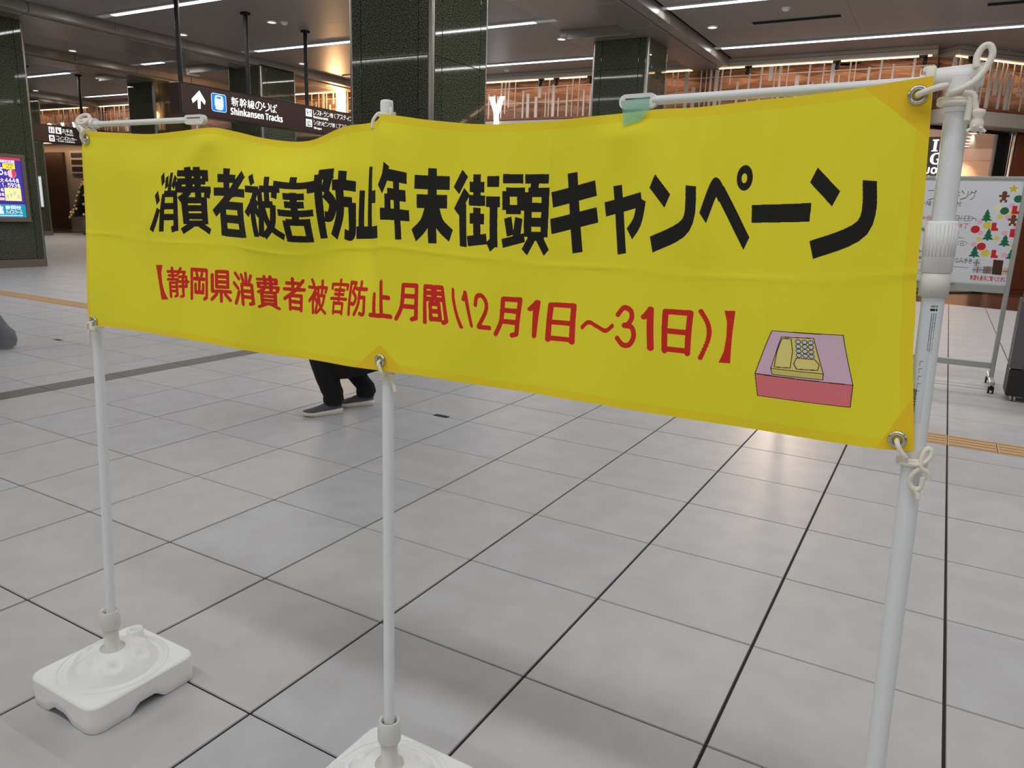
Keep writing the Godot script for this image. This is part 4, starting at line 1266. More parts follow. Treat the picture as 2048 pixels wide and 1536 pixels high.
func walls() -> void:
	var wb := struct("wall_back", span(Vector3(0, 0, -0.3), Vector3(34.1, 5.25, 0)), M.wall, self, Vector3(-37.5, 0, -16.6))
	tag(wb, "far wall with warm-lit wavy wood above the shop fronts", "wall", "", "structure")
	upper_wall(wb, 36.6, 3, "pale slat screen along the long far wall, hung before wavy wood", [[3.0, 14.2], [19.5, 22.6], [25.2, 36.5]])
	struct("wall_left", span(Vector3(-37.8, -0.3, -26.5), Vector3(-37.5, 5.6, 14)), M.wall)
	struct("wall_front", span(Vector3(-37.5, -0.3, 14), Vector3(14, 5.6, 14.3)), M.wall)
	struct("wall_right", span(Vector3(14, -0.3, -26.5), Vector3(14.3, 5.6, 14)), M.wall)
	struct("wall_rear", span(Vector3(-37.5, -0.3, -26.8), Vector3(14, 5.6, -26.5)), M.wall)
	# the wall that turns off at the corner beyond the thick pole
	var dir := Vector3(0.676, 0, -0.737).normalized()
	var p0 := Vector3(-0.90, 0, -16.6)
	var wd := struct("wall_diagonal", span(Vector3(2.5, 0, -0.25), Vector3(13.0, 3.56, 0)), M.red_wood)
	wd.transform = Transform3D(Basis(dir, Vector3.UP, dir.cross(Vector3.UP)), p0)
	tag(wd, "angled wall beyond the thick pole with red-brown panels", "wall", "", "structure")
	part("wall_core", span(Vector3(0, 3.5, -0.25), Vector3(13.0, 5.25, 0)), M.wall, wd)
	upper_wall(wd, 13.0, 8, "pale slat screen on the angled wall behind the top of the thick pole", [[0.05, 6.0]])
	for k in 8:
		part("wood_panel", span(Vector3(2.52 + k * 0.9, 0.1, 0), Vector3(2.52 + k * 0.9 + 0.885, 3.5, 0.02), 0.004), M.red_wood, wd)
	for k in 2:
		part("metal_post", span(Vector3(2.33 + k * 0.10, 0, -0.06), Vector3(2.385 + k * 0.10, 3.54, 0.03), 0.008), M.chrome, wd)
	# glass doors of the corner shop
	var door := struct("door_1", span(Vector3(1.98, 0, -0.10), Vector3(2.30, 3.5, 0.0), 0.01), M.black_metal)
	door.transform = wd.transform
	tag(door, "glazed corner shop front with a black frame", "door", "", "structure")
	part("door_head", span(Vector3(0.02, 3.46, -0.08), Vector3(2.3, 3.54, 0.0), 0.006), M.black_metal, door)
	part("threshold", span(Vector3(0.02, 0.0, -0.08), Vector3(2.3, 0.05, 0.0), 0.004), M.steel, door)
	part("pane", span(Vector3(0.06, 0.05, -0.046), Vector3(1.98, 3.46, -0.034)), M.glass, door)
	var win := struct("window_1", span(Vector3(-2.55, 3.46, -16.68), Vector3(-0.92, 3.54, -16.6), 0.006), M.black_metal)
	tag(win, "glazed shop window beside the angled wall", "window", "", "structure")
	part("pane", span(Vector3(-2.5, 0.05, -16.646), Vector3(-0.95, 3.46, -16.634)), M.glass, win)
	part("mullion", span(Vector3(-0.95, 0, -16.68), Vector3(-0.87, 3.54, -16.6), 0.006), M.black_metal, win)
	# inside the shop
	var room := struct("wall_shop", span(Vector3(-8, 0, -24.3), Vector3(5.6, 3.6, -24.0)), M.beige)
	part("side_wall", span(Vector3(-8.2, 0, -24.2), Vector3(-8, 3.6, -16.9)), M.beige, room)
	part("shop_ceiling", Geo.new().prism(PackedVector2Array([Vector2(-8, 16.62), Vector2(-0.92, 16.62), Vector2(5.6, 23.75), Vector2(-8, 24.2)]), 3.46, 3.52, Transform3D(Basis(Vector3.RIGHT, -PI / 2))).done(), M.shop_ceiling, room)
	part("brown_panel", span(Vector3(-1.9, 0, -22.2), Vector3(-0.35, 3.0, -21.9), 0.01), M.red_wood, room)
	part("beige_pier", span(Vector3(-0.30, 0, -21.6), Vector3(0.95, 3.12, -21.0), 0.01), M.beige, room)
	part("bulkhead", span(Vector3(-2.6, 3.15, -21.9), Vector3(2.8, 3.46, -21.5), 0.01), M.shop_ceiling, room)
	for k in 5:
		downlight(Vector3(-0.05 - 0.02 * k, 3.458, -17.6 - k * 0.78), ["first", "second", "third", "fourth", "fifth"][k] + " downlight from the glass in the row inside the corner shop", true, 5.0)
	downlight(Vector3(-1.55, 3.458, -17.7), "single downlight inside the corner shop above the white lettering", true, 5.0)
	var so := OmniLight3D.new()
	so.name = "shop_lamp"
	so.light_color = rgb(255, 226, 200)
	so.light_energy = 16.0
	so.omni_range = 40.0
	so.omni_attenuation = 2.0
	so.light_size = 0.2
	so.shadow_enabled = true
	room.add_child(so, true)
	so.position = Vector3(-3.6, 2.9, -19.0)
	var ls := thing("lit_post", "thin vertical white light tube beside a dark post inside the shop", "light", Vector3(-0.62, 1.9, -17.9))
	part("tube", bx(Vector3(0, 0.45, 0), Vector3(0.035, 1.5, 0.035), 0.006), M.tube, ls)
	part("post", bx(Vector3(-0.09, 0.2, -0.06), Vector3(0.05, 2.6, 0.05), 0.005), M.black_metal, ls)
	part("foot", bx(Vector3(-0.06, -1.5, -0.03), Vector3(0.22, 0.8, 0.2), 0.01), M.black_metal, ls)
	# white lettering seen between the banner and the thick pole
	var sg := thing("shop_lettering", "white lit capital letters stacked in lines beside the thick pole", "sign", Vector3(-0.68, 0, -16.66))
	part("backboard", span(Vector3(-0.75, 2.2, -0.10), Vector3(0.35, 3.30, -0.03), 0.01), M.sign_brown, sg)
	letters("IO", 0.36, 0.24, M.tube, sg, Vector3(-0.08, 3.0, 0), true, true)
	letters("GI", 0.34, 0.23, M.tube, sg, Vector3(-0.08, 2.74, 0), true, true)
	letters("UOK", 0.36, 0.13, M.tube, sg, Vector3(-0.16, 2.55, 0))
	letters("cher", 0.30, 0.13, M.tube_warm, sg, Vector3(-0.14, 2.38, 0), false, true)
	# the big white letter on the far wall
	var y := thing("wall_letter", "large white lit letter Y on the far wall between two granite columns", "sign", Vector3(-11.17, 4.075, -16.12))
	letters("Y", 0.47, 0.72, M.tube, y, Vector3(-0.235, -0.36, 0), true, false, "letter", 0.05)
	# dark spotlights on the rail under the cornice
	var k2 := 0
	for q in [[-9.832, "dark spotlight on the far wall rail, nearest the letter Y"], [-9.397, "dark spotlight on the far wall rail, middle of the three by the letter Y"], [-8.456, "dark spotlight on the far wall rail beside the right granite column"], [-4.598, "dark spotlight above the banner's crossbar on the far wall rail"], [-2.761, "dark spotlight on the far wall rail, between the two others above the crossbar"], [-1.144, "dark spotlight at the corner where the far wall turns"]]:
		var t := thing("spotlight", q[1], "spotlight", Vector3(q[0], 4.79, -16.08))
		part("track_box", bx(Vector3(0, 0.0, 0), Vector3(0.16, 0.05, 0.06), 0.008), M.black_metal, t)
		var g := Geo.new().sm(1)
		g.lathe([[0.0, 0.0], [0.042, 0.0], [0.045, 0.02], [0.045, 0.14], [0.03, 0.16], [0.0, 0.16]], 16, Transform3D(Basis(Vector3.RIGHT, -0.5) * Basis(Vector3.RIGHT, PI), Vector3(0.02 * (k2 % 3), -0.02, 0)))
		part("head", g.done(), M.black_metal, t)
		k2 += 1
	for k in 2:
		var t := thing("spotlight", ["dark spotlight just past the wall corner, left of the thick pole", "dark spotlight on the angled wall, right of the thick pole"][k], "spotlight")
		t.transform = wd.transform * Transform3D(Basis(), Vector3([0.35, 2.1][k], 4.79, 0.5))
		part("track_box", bx(Vector3.ZERO, Vector3(0.16, 0.05, 0.06), 0.008), M.black_metal, t)
		var g := Geo.new().sm(1)
		g.lathe([[0.0, 0.0], [0.042, 0.0], [0.045, 0.02], [0.045, 0.14], [0.03, 0.16], [0.0, 0.16]], 16, Transform3D(Basis(Vector3.RIGHT, PI - 0.9), Vector3(-0.05, -0.03, 0)))
		part("head", g.done(), M.black_metal, t)
	cove(Transform3D(Basis(), Vector3(-37.3, 4.825, -16.25)), 36.3, "warm cove light strip under the cornice of the long far wall", 0.18)
	cove(wd.transform * Transform3D(Basis(), Vector3(0.1, 4.825, 0.35)), 12.0, "warm cove light strip under the cornice of the angled wall", 0.18)
	cove(Transform3D(Basis(), Vector3(-36.0, 3.52, -16.1)), 6.0, "warm light strip over the dark wooden door at the far left", 0.8)
	var wl := thing("wall_lamp", "tall bright vertical lamp on the far wall beside the central granite column", "wall lamp", Vector3(-16.72, 4.0, -16.12))
	part("diffuser", bx(Vector3(0, 0.36, 0), Vector3(0.30, 0.95, 0.10), 0.01), M.tube_warm, wl)
	part("back_plate", bx(Vector3(0, 0.36, -0.07), Vector3(0.36, 1.02, 0.05), 0.008), M.cornice, wl)
	var al := OmniLight3D.new()
	al.name = "lamp"
	al.light_color = rgb(255, 200, 140)
	al.light_energy = 2.5
	al.omni_range = 20.0
	al.omni_attenuation = 2.0
	al.light_size = 0.15
	al.shadow_enabled = true
	wl.add_child(al, true)
	al.position = Vector3(0, 0.36, 0.25)
	# far left: three white letters, a dark door, notice boards, a decorated tree
	var lw := thing("shop_lettering", "three white lit letters above the toilet sign, half hidden", "sign", Vector3(-31.4, 4.05, -16.1))
	letters("O", 0.44, 0.46, M.tube, lw, Vector3(-1.15, -0.23, 0))
	letters("I", 0.2, 0.46, M.tube, lw, Vector3(-0.1, -0.23, 0))
	letters("V", 0.44, 0.46, M.tube, lw, Vector3(0.68, -0.23, 0))
	var dr := struct("door_2", span(Vector3(-33.9, 0.1, -16.6), Vector3(-32.3, 3.2, -16.5), 0.02), M.dark_wood)
	tag(dr, "tall dark wooden door panel at the far left", "door", "", "structure")
	for k in 4:
		part("door_board", span(Vector3(-33.88 + k * 0.395, 0.12, -16.5), Vector3(-33.88 + k * 0.395 + 0.385, 3.18, -16.48), 0.004), M.dark_wood, dr)
	var dm := thing("door_mat", "dark mat lying before the wooden door", "mat", Vector3(-32.6, 0.003, -15.6))
	part("mat", bx(Vector3(0, 0.008, 0), Vector3(3.4, 0.016, 1.5), 0.006), M.kiosk_dark, dm)
	var nb := thing("notice_board", "dim notice boards on the wall above the decorated tree", "notice board", Vector3(-31.2, 2.8, -16.56))
	part("panel", bx(Vector3.ZERO, Vector3(1.3, 0.9, 0.06), 0.01), M.cornice, nb)
	for k in 3:
		part("notice", bx(Vector3(-0.05, 0.28 - k * 0.27, 0.04), Vector3(1.0, 0.17, 0.02), 0.004), M.kiosk_dark, nb)
	var tr := thing("christmas_tree", "bushy decorated tree with golden baubles in a grey planter", "tree", Vector3(-29.2, 0, -15.6))
	var g := Geo.new()
	for k in 4:
		g.quad_out(Vector3(0, 0, 0), Vector3(0, 0, 0), Vector3(0, 0, 0), Vector3(0, 0, 0), Vector3.UP)
	var pot := Geo.new().sm(1)
	pot.lathe([[0.0, 0.0], [0.34, 0.0], [0.44, 0.56], [0.46, 0.60], [0.40, 0.60], [0.38, 0.54], [0.0, 0.54]], 4, Transform3D(Basis(Vector3.UP, PI / 4)))
	part("planter", pot.done(), M.pot, tr)
	part("trunk", Geo.new().tube([Vector3(0, 0.5, 0), Vector3(0, 2.2, 0)], 0.05, 8, false, 0.015).done(), M.dark_wood, tr)
	var rng := RandomNumberGenerator.new()
	rng.seed = 21
	var needles := Geo.new()
	for k in 1500:
		var h := pow(rng.randf(), 1.3)
		var r := (1.0 - h) * 0.72 + 0.05
		var a := rng.randf() * TAU
		var tip := Vector3(cos(a) * r * rng.randf_range(0.7, 1.05), 0.66 + h * 1.75, sin(a) * r * rng.randf_range(0.7, 1.05))
		var root := Vector3(tip.x * 0.55, tip.y + 0.10, tip.z * 0.55)
		var sd := Vector3(-sin(a), 0, cos(a)) * 0.03
		needles.tri(root - sd, tip, root + sd)
		needles.tri(root + Vector3(0, 0.03, 0), tip, root - Vector3(0, 0.03, 0))
	part("foliage", needles.done(), M.leaf, tr).set_meta("kind", "stuff")
	var ball := Geo.new().sm(1)
	var prof := []
	for k in 7:
		prof.append([sin(PI * k / 6) * 0.055, -cos(PI * k / 6) * 0.055])
	ball.lathe(prof, 8)
	var bm := ball.done()
	for k in 90:
		var h := pow(rng.randf(), 1.2)
		var r := (1.0 - h) * 0.70 + 0.05
		var a := rng.randf() * TAU
		part("bauble", bm, M.gold, tr, Vector3(cos(a) * r, 0.66 + h * 1.7, sin(a) * r))

# ============================================================ signs and furniture
func face_quad(w: float, h: float, z := 0.0) -> ArrayMesh:       # stands in the xy plane from (0, -h) to (w, 0), seen from +z
	var g := Geo.new()
	g.quad(Vector3(0, -h, z), Vector3(w, -h, z), Vector3(w, 0, z), Vector3(0, 0, z))
	return g.done()

func hanging_sign(label: String, at: Vector3, w: float, h: float, im: Image, rods: Array, called: String) -> void:
	var t := thing("wayfinding_sign", label, "sign", at, PI / 2)      # its face looks along +x, its x runs towards -z
	part("case", span(Vector3(0, -h, -0.30), Vector3(w, 0, -0.012), 0.01), M.sign_brown, t)
	part("face", face_quad(w - 0.04, h - 0.03), printed(called, im, 0.3, 0.9), t, Vector3(0.02, -0.015, -0.004))
	part("edge_frame", Geo.new().box(Vector3(w / 2, -h + 0.006, -0.006), Vector3(w, 0.012, 0.02), 0.003).box(Vector3(w / 2, -0.006, -0.006), Vector3(w, 0.012, 0.02), 0.003).done(), M.black_metal, t)
	for r: float in rods:
		var g := Geo.new().tube([Vector3(r, 0, -0.15), Vector3(r, 5.0 - at.y, -0.15)], 0.042, 12)
		g.box(Vector3(r, 5.0 - at.y - 0.02, -0.15), Vector3(0.14, 0.05, 0.14), 0.006)
		part("hanging_rod", g.done(), M.black_metal, t)

func signs() -> void:
	var white := rgb(255, 255, 255)
	var brown := rgb(40, 28, 25)
	var im := Image.create(1400, 132, false, Image.FORMAT_RGB8)
	im.fill(brown)
	print_poly([im], 0, points("98,20 129,65 123,83 103,62 100,104 86,104 86,62 60,83 54,65"), white)
	# train pictogram
	var blue := rgb(20, 110, 200)
	for p in [[Vector2(203, 62), Vector2(84, 84), 12.0, white], [Vector2(203, 62), Vector2(80, 80), 10.0, blue]]:
		var q := rounded(p[1].x, p[1].y, p[2])
		for i in q.size():
			q[i] += p[0]
		print_poly([im], 0, q, p[3])
	print_poly([im], 0, points("184,32 194,28 214,28 224,32 228,52 228,78 222,92 214,95 194,95 186,92 180,78 180,52"), white)
	print_poly([im], 0, points("190,34 218,34 216,44 192,44"), blue)
	print_poly([im], 0, points("192,54 200,56 200,59 192,58"), blue)
	print_poly([im], 0, points("216,54 208,56 208,59 216,58"), blue)
	print_line([im], 0, points("182,80 192,84 216,84 226,80"), 2.0, blue)
	write(im, "新幹線のりば", points("272,22 562,22 562,66 272,66"), white, 9.5)
	for y0: float in [14.0, 68.0]:
		print_poly([im], 0, rect(758, y0, 44, 40), white)
	for f in ["770,20 773,20 773,48 770,48", "776,20 779,20 779,34 776,34", "764,20 767,20 767,34 764,34", "764,32 779,32 774,38 769,38", "788,20 794,20 794,34 790,36 790,48 787,48"]:
		print_poly([im], 0, points(f), brown)
	for f in ["768,80 792,80 794,104 766,104", ]:
		print_poly([im], 0, points(f), brown)
	print_poly([im], 0, points("772,84 788,84 790,100 770,100"), white)
	print_line([im], 0, points("774,80 776,73 784,73 786,80"), 2.5, brown)
	print_poly([im], 0, points("776,90 784,94 776,100 772,98"), brown)
	write(im, "レストラン街(アスティ)", points("812,14 1122,14 1122,40 812,40"), white, 9.0)
	write(im, "ショッピング街(アスティ)", points("812,68 1122,68 1122,92 812,92"), white, 9.0)
	hanging_sign("brown hanging sign with an arrow, a blue train pictogram and white Japanese text", Vector3(-12.3, 3.50, -7.2), 5.6, 0.53, im, [0.15, 1.66, 3.22, 4.8], "train_sign")
	var s: Node3D = get_node("wayfinding_sign")
	letters("Shinkansen Tracks", 1.29, 0.135, M.sign_white, s, Vector3(1.085, -0.425, -0.003), true, false, "letters", 0.004)
	letters("Restaurants", 0.44, 0.052, M.sign_white, s, Vector3(3.25, -0.235, -0.003), false, false, "letters", 0.004)
	letters("Shops", 0.235, 0.06, M.sign_white, s, Vector3(3.25, -0.465, -0.003), false, false, "letters", 0.004)
	im = Image.create(700, 120, false, Image.FORMAT_RGB8)
	im.fill(brown)
	for r in [rect(134, 10, 45, 44), rect(188, 9, 46, 46), rect(131, 69, 43, 45)]:
		print_poly([im], 0, r, white)
	print_poly([im], 0, disc(Vector2(147, 18), Vector2(4, 4)), rgb(30, 90, 180))
	print_poly([im], 0, rect(142, 24, 10, 24), rgb(30, 90, 180))
	print_poly([im], 0, disc(Vector2(166, 18), Vector2(4, 4)), rgb(200, 40, 50))
	print_poly([im], 0, points("166,22 174,42 158,42"), rgb(200, 40, 50))
	print_poly([im], 0, disc(Vector2(205, 22), Vector2(4, 4)), brown)
	print_poly([im], 0, points("200,28 210,28 220,44 206,50 200,44"), brown)
	print_poly([im], 0, points("142,80 164,80 164,106 142,106"), brown)
	print_poly([im], 0, points("147,90 159,90 159,102 147,102"), white)
	write(im, "お手洗", points("240,14 326,14 326,46 240,46"), white, 10.0)
	write(im, "コインロッカー", points("186,72 356,72 356,98 186,98"), white, 10.0)
	hanging_sign("small brown hanging sign with toilet and locker pictograms beside the left column", Vector3(-23.3, 3.46, -10.5), 2.6, 0.50, im, [0.10, 1.62], "locker_sign")
	s = get_node("wayfinding_sign2")
	letters("Toilets", 0.25, 0.05, M.sign_white, s, Vector3(0.97, -0.255, -0.003), false, false, "letters", 0.004)
	letters("Coin Lockers", 0.49, 0.05, M.sign_white, s, Vector3(0.75, -0.455, -0.003), false, false, "letters", 0.004)
	# lit advertising panel on the left column
	im = Image.create(640, 880, false, Image.FORMAT_RGB8)
	im.fill(rgb(66, 50, 150))
	im.fill_rect(Rect2i(0, 0, 640, 38), rgb(200, 60, 90))
	im.fill_rect(Rect2i(60, 40, 480, 38), rgb(236, 230, 240))
	write(im, "静岡校大学進学", points("190,43 500,43 500,75 190,75"), rgb(70, 60, 150), 9)
	im.fill_rect(Rect2i(60, 94, 260, 38), rgb(240, 210, 190))
	write(im, "学校名", points("175,97 310,97 310,130 175,130"), rgb(210, 50, 60), 11)
	print_poly([im], 0, points("352,88 540,84 540,166 430,170 410,182 400,168 352,166"), rgb(240, 220, 60))
	write(im, "大学科", points("380,96 520,96 520,124 380,124"), rgb(40, 40, 90), 10)
	write(im, "学名", points("400,132 500,132 500,158 400,158"), rgb(40, 40, 90), 10)
	write(im, "315", points("150,150 352,150 352,262 150,262"), white, 19)
	write(im, "名", points("354,206 408,206 408,262 354,262"), white, 11)
	print_poly([im], 0, disc(Vector2(482, 234), Vector2(68, 62), 28), rgb(240, 190, 196))
	print_poly([im], 0, points("482,234 482,172 536,190 550,234 530,276 486,296"), rgb(210, 60, 80))
	write(im, "大一橋大", points("90,304 352,304 352,368 90,368"), white, 12)
	write(im, "444名", points("360,300 580,300 580,368 360,368"), white, 16)
	write(im, "学科", points("150,376 290,376 290,440 150,440"), white, 12)
	write(im, "1,593名", points("296,374 590,374 590,440 296,440"), white, 16)
	write(im, "24名", points("170,452 330,452 330,502 170,502"), white, 15)
	write(im, "628名", points("150,520 330,520 330,568 150,568"), white, 15)
	im.fill_rect(Rect2i(340, 446, 252, 190), rgb(240, 226, 150))
	for k in 4:
		im.fill_rect(Rect2i(360 + 56 * k, 545 - 26 * (k % 3), 40, 60), rgb(190, 200, 190))
	im.fill_rect(Rect2i(60, 590, 270, 40), rgb(236, 190, 190))
	im.fill_rect(Rect2i(0, 650, 640, 36), rgb(60, 40, 130))
	im.fill_rect(Rect2i(0, 686, 640, 194), rgb(34, 140, 170))
	write(im, "進", points("160,698 300,698 300,830 160,830"), white, 13)
	write(im, "静岡校", points("322,706 570,706 570,766 322,766"), white, 11)
	write(im, "ハイスクール", points("322,774 582,774 582,832 322,832"), white, 12)
	for k in 18:
		im.fill_rect(Rect2i(190 + k * 22, 846, 13, 16), white)
	var ad := thing("advertising_panel", "bright purple lit advertising panel set into the left granite column", "advertisement", Vector3(-16.60, 2.17, -5.85), PI / 2)
	part("frame", Geo.new().box(Vector3(0.39, 0.035, 0.015), Vector3(0.93, 0.07, 0.07), 0.006).box(Vector3(0.39, -1.205, 0.015), Vector3(0.93, 0.09, 0.07), 0.006).box(Vector3(-0.035, -0.58, 0.015), Vector3(0.07, 1.16, 0.07), 0.006).box(Vector3(0.815, -0.58, 0.015), Vector3(0.075, 1.16, 0.07), 0.006).done(), M.plinth, ad)
	part("screen", face_quad(0.78, 1.16), printed("ad_print", im, 0.25, 0.75), ad, Vector3(0, 0, 0.02))
	part("backing", span(Vector3(0, -1.16, -0.02), Vector3(0.78, 0, 0.015)), M.joint, ad)
	im = Image.create(64, 200, false, Image.FORMAT_RGB8)
	im.fill(rgb(214, 222, 226))
	im.fill_rect(Rect2i(0, 20, 52, 120), rgb(130, 120, 112))
	im.fill_rect(Rect2i(8, 40, 30, 40), rgb(190, 160, 120))
	im.fill_rect(Rect2i(0, 145, 52, 40), rgb(196, 186, 160))
	var po := thing("poster_case", "narrow lit poster case on the far left granite pilaster", "poster", Vector3(-29.16, 2.10, -13.30), PI / 2)
	part("poster", face_quad(0.50, 1.06), printed("poster_print", im, 0.3, 0.5), po, Vector3(0.0, 0, 0.05))
	part("case", span(Vector3(-0.03, -1.09, -0.01), Vector3(0.53, 0.03, 0.045), 0.006), M.frame_grey, po)

func whiteboard() -> void:
	var t := thing("whiteboard", "mobile whiteboard with handwriting and Christmas stickers on a grey frame", "whiteboard", Vector3(-0.585, 0, -6.3))
	var im := Image.create(1000, 522, false, Image.FORMAT_RGB8)
	im.fill(rgb(222, 226, 232))
	var ink := rgb(40, 40, 46)
	write(im, "ハ", points("530,66 575,66 575,112 530,112"), ink, 6)
	write(im, "フ", points("585,62 640,62 640,112 585,112"), ink, 6)
	write(im, "キング", points("700,60 806,60 806,108 700,108"), ink, 7)
	write(im, "一緒も", points("560,114 640,114 640,140 560,140"), ink, 7)
	write(im, "立校", points("700,116 748,116 748,140 700,140"), ink, 7)
	write(im, "7日(日)", points("705,186 812,186 812,212 705,212"), ink, 7)
	print_line([im], 0, points("690,200 820,198 824,212"), 2, ink)
	write(im, "終了", points("744,224 794,224 794,249 744,249"), rgb(200, 50, 60), 8)
	write(im, "木立", points("560,190 630,190 630,214 560,214"), rgb(210, 70, 70), 8)
	print_line([im], 0, points("545,204 640,202"), 3, rgb(210, 70, 70))
	write(im, "学木", points("580,250 640,250 640,276 580,276"), ink, 7)
	print_line([im], 0, points("570,262 650,264"), 2, ink)
	write(im, "長", points("734,262 758,262 758,282 734,282"), ink, 8) if GLYPH.has("長") else write(im, "面", points("734,262 758,262 758,282 734,282"), ink, 8)
	print_line([im], 0, points("720,292 784,298"), 2, ink)
	write(im, "日(日)〜", points("740,312 816,312 816,336 740,336"), ink, 7)
	write(im, "さう"[0], points("582,367 604,367 604,388 582,388"), ink, 8)
	write(im, "木立", points("586,397 638,397 638,420 586,420"), ink, 8)
	write(im, "んなみ歩き", points("738,398 838,398 838,424 738,424"), ink, 8)
	print_line([im], 0, points("575,432 640,430 740,444 825,446"), 2, ink)
	write(im, "25", points("590,470 618,470 618,492 590,492"), ink, 8)
	print_poly([im], 0, points("624,483 640,456 644,500"), rgb(210, 30, 40))
	# cut-out stickers
	var green := rgb(24, 112, 74)
	for c in points("866,183 886,276 961,302 840,364 1000,366"):
		for k in 3:
			var y: float = c.y - 26 + k * 16
			var w := 12.0 + k * 7
			print_poly([im], 0, PackedVector2Array([Vector2(c.x, y - 8), Vector2(c.x + w, y + 18), Vector2(c.x - w, y + 18)]), green)
		print_poly([im], 0, rect(c.x - 4, c.y + 22, 8, 8), green)
	for g in [["826,252 865,336", 20.0, rgb(204, 34, 44)], ["986,98 937,157", 19.0, green], ["875,230 887,368", 19.0, rgb(228, 208, 80)], ["923,186 849,300 925,293 1000,326 971,167", 12.0, rgb(232, 214, 88)], ["964,131 955,188 841,215 998,238 852,269 955,266 831,327 969,373", 13.0, rgb(240, 184, 214)], ["905,142", 18.0, rgb(240, 236, 200)]]:
		for c in points(g[0]):
			print_poly([im], 0, disc(c, Vector2(g[1], g[1] * 0.95), 16), g[2])
	for c in points("980,151 906,236 988,264 925,370"):
		print_poly([im], 0, PackedVector2Array([c + Vector2(-12, -20), c + Vector2(8, -20), c + Vector2(8, 4), c + Vector2(18, 8), c + Vector2(18, 20), c + Vector2(-12, 20)]), rgb(214, 36, 44))
	for c in points("925,88 980,201"):
		print_poly([im], 0, disc(c + Vector2(0, -16), Vector2(11, 11)), rgb(112, 66, 40))
		print_poly([im], 0, disc(c + Vector2(0, 4), Vector2(10, 16)), rgb(112, 66, 40))
		print_poly([im], 0, rect(c.x - 22, c.y - 8, 44, 10), rgb(112, 66, 40))
		print_poly([im], 0, rect(c.x - 15, c.y + 14, 10, 14), rgb(112, 66, 40))
		print_poly([im], 0, rect(c.x + 5, c.y + 14, 10, 14), rgb(112, 66, 40))
	var star := PackedVector2Array()
	for k in 10:
		star.append(Vector2(958, 50) + Vector2.from_angle(-PI / 2 + TAU * k / 10) * (22 if k % 2 == 0 else 10))
	print_poly([im], 0, star, rgb(222, 190, 40))
	print_poly([im], 0, points("928,398 971,400 972,474 930,472"), rgb(78, 44, 36))
	for g in [[rect(843, 402, 28, 34), rgb(180, 204, 206)], [rect(845, 438, 42, 32), rgb(190, 186, 220)], [rect(890, 434, 38, 36), rgb(130, 130, 124)], [rect(976, 436, 44, 34), rgb(216, 196, 160)]]:
		print_poly([im], 0, g[0], g[1])
		var c: Vector2 = (g[0][0] + g[0][2]) / 2.0
		print_line([im], 0, PackedVector2Array([Vector2(c.x, g[0][0].y), Vector2(c.x, g[0][2].y)]), 4, rgb(200, 50, 60))
		print_line([im], 0, PackedVector2Array([Vector2(g[0][0].x, c.y), Vector2(g[0][2].x, c.y)]), 4, rgb(60, 130, 80))
	write(im, "裏面も是非ご覧ください", points("838,482 1000,482 1000,506 838,506"), rgb(196, 30, 48), 11)
	var w := 1.815
	part("board", span(Vector3(-w / 2, 0.972, -0.012), Vector3(w / 2, 1.915, 0.0)), M.frame_grey, t)
	tag(part("writing_face", face_quad(w, 0.945), printed("whiteboard_print", im, 0.25), t, Vector3(-w / 2, 1.918, 0.004)), "white face with handwriting and paper stickers")
	part("top_rail", span(Vector3(-w / 2, 1.908, -0.016), Vector3(w / 2, 1.935, 0.016), 0.004), M.frame_grey, t)
	part("bottom_rail", span(Vector3(-w / 2, 0.895, -0.02), Vector3(w / 2, 0.972, 0.02), 0.006), M.frame_grey, t)
	part("pen_tray", span(Vector3(-0.5, 0.962, 0.015), Vector3(0.5, 0.972, 0.07), 0.003), M.frame_grey, t)
	part("cross_bar", span(Vector3(-w / 2, 0.19, -0.02), Vector3(w / 2, 0.25, 0.02), 0.006), M.frame_grey, t)
	for sx: float in [-1.0, 1.0]:
		part("post", span(Vector3(sx * (w / 2 + 0.015) - 0.02, 0.10, -0.02), Vector3(sx * (w / 2 + 0.015) + 0.02, 1.95, 0.02), 0.006), M.frame_grey, t)
		part("foot_bar", span(Vector3(sx * (w / 2 + 0.015) - 0.02, 0.075, -0.32), Vector3(sx * (w / 2 + 0.015) + 0.02, 0.115, 0.28), 0.006), M.frame_grey, t)
		for sz: float in [-0.29, 0.25]:
			var c := Node3D.new()
			c.name = "caster"
			t.add_child(c, true)
			c.position = Vector3(sx * (w / 2 + 0.015), 0, sz)
			for k: float in [-1.0, 1.0]:
				part("wheel", Geo.new().tube([Vector3(k * 0.010, 0.032, -0.012), Vector3(k * 0.024, 0.032, -0.012)], 0.032, 16).done(), M.rubber, c)
			part("fork", bx(Vector3(0, 0.055, 0), Vector3(0.018, 0.05, 0.034), 0.004), M.black_metal, c)

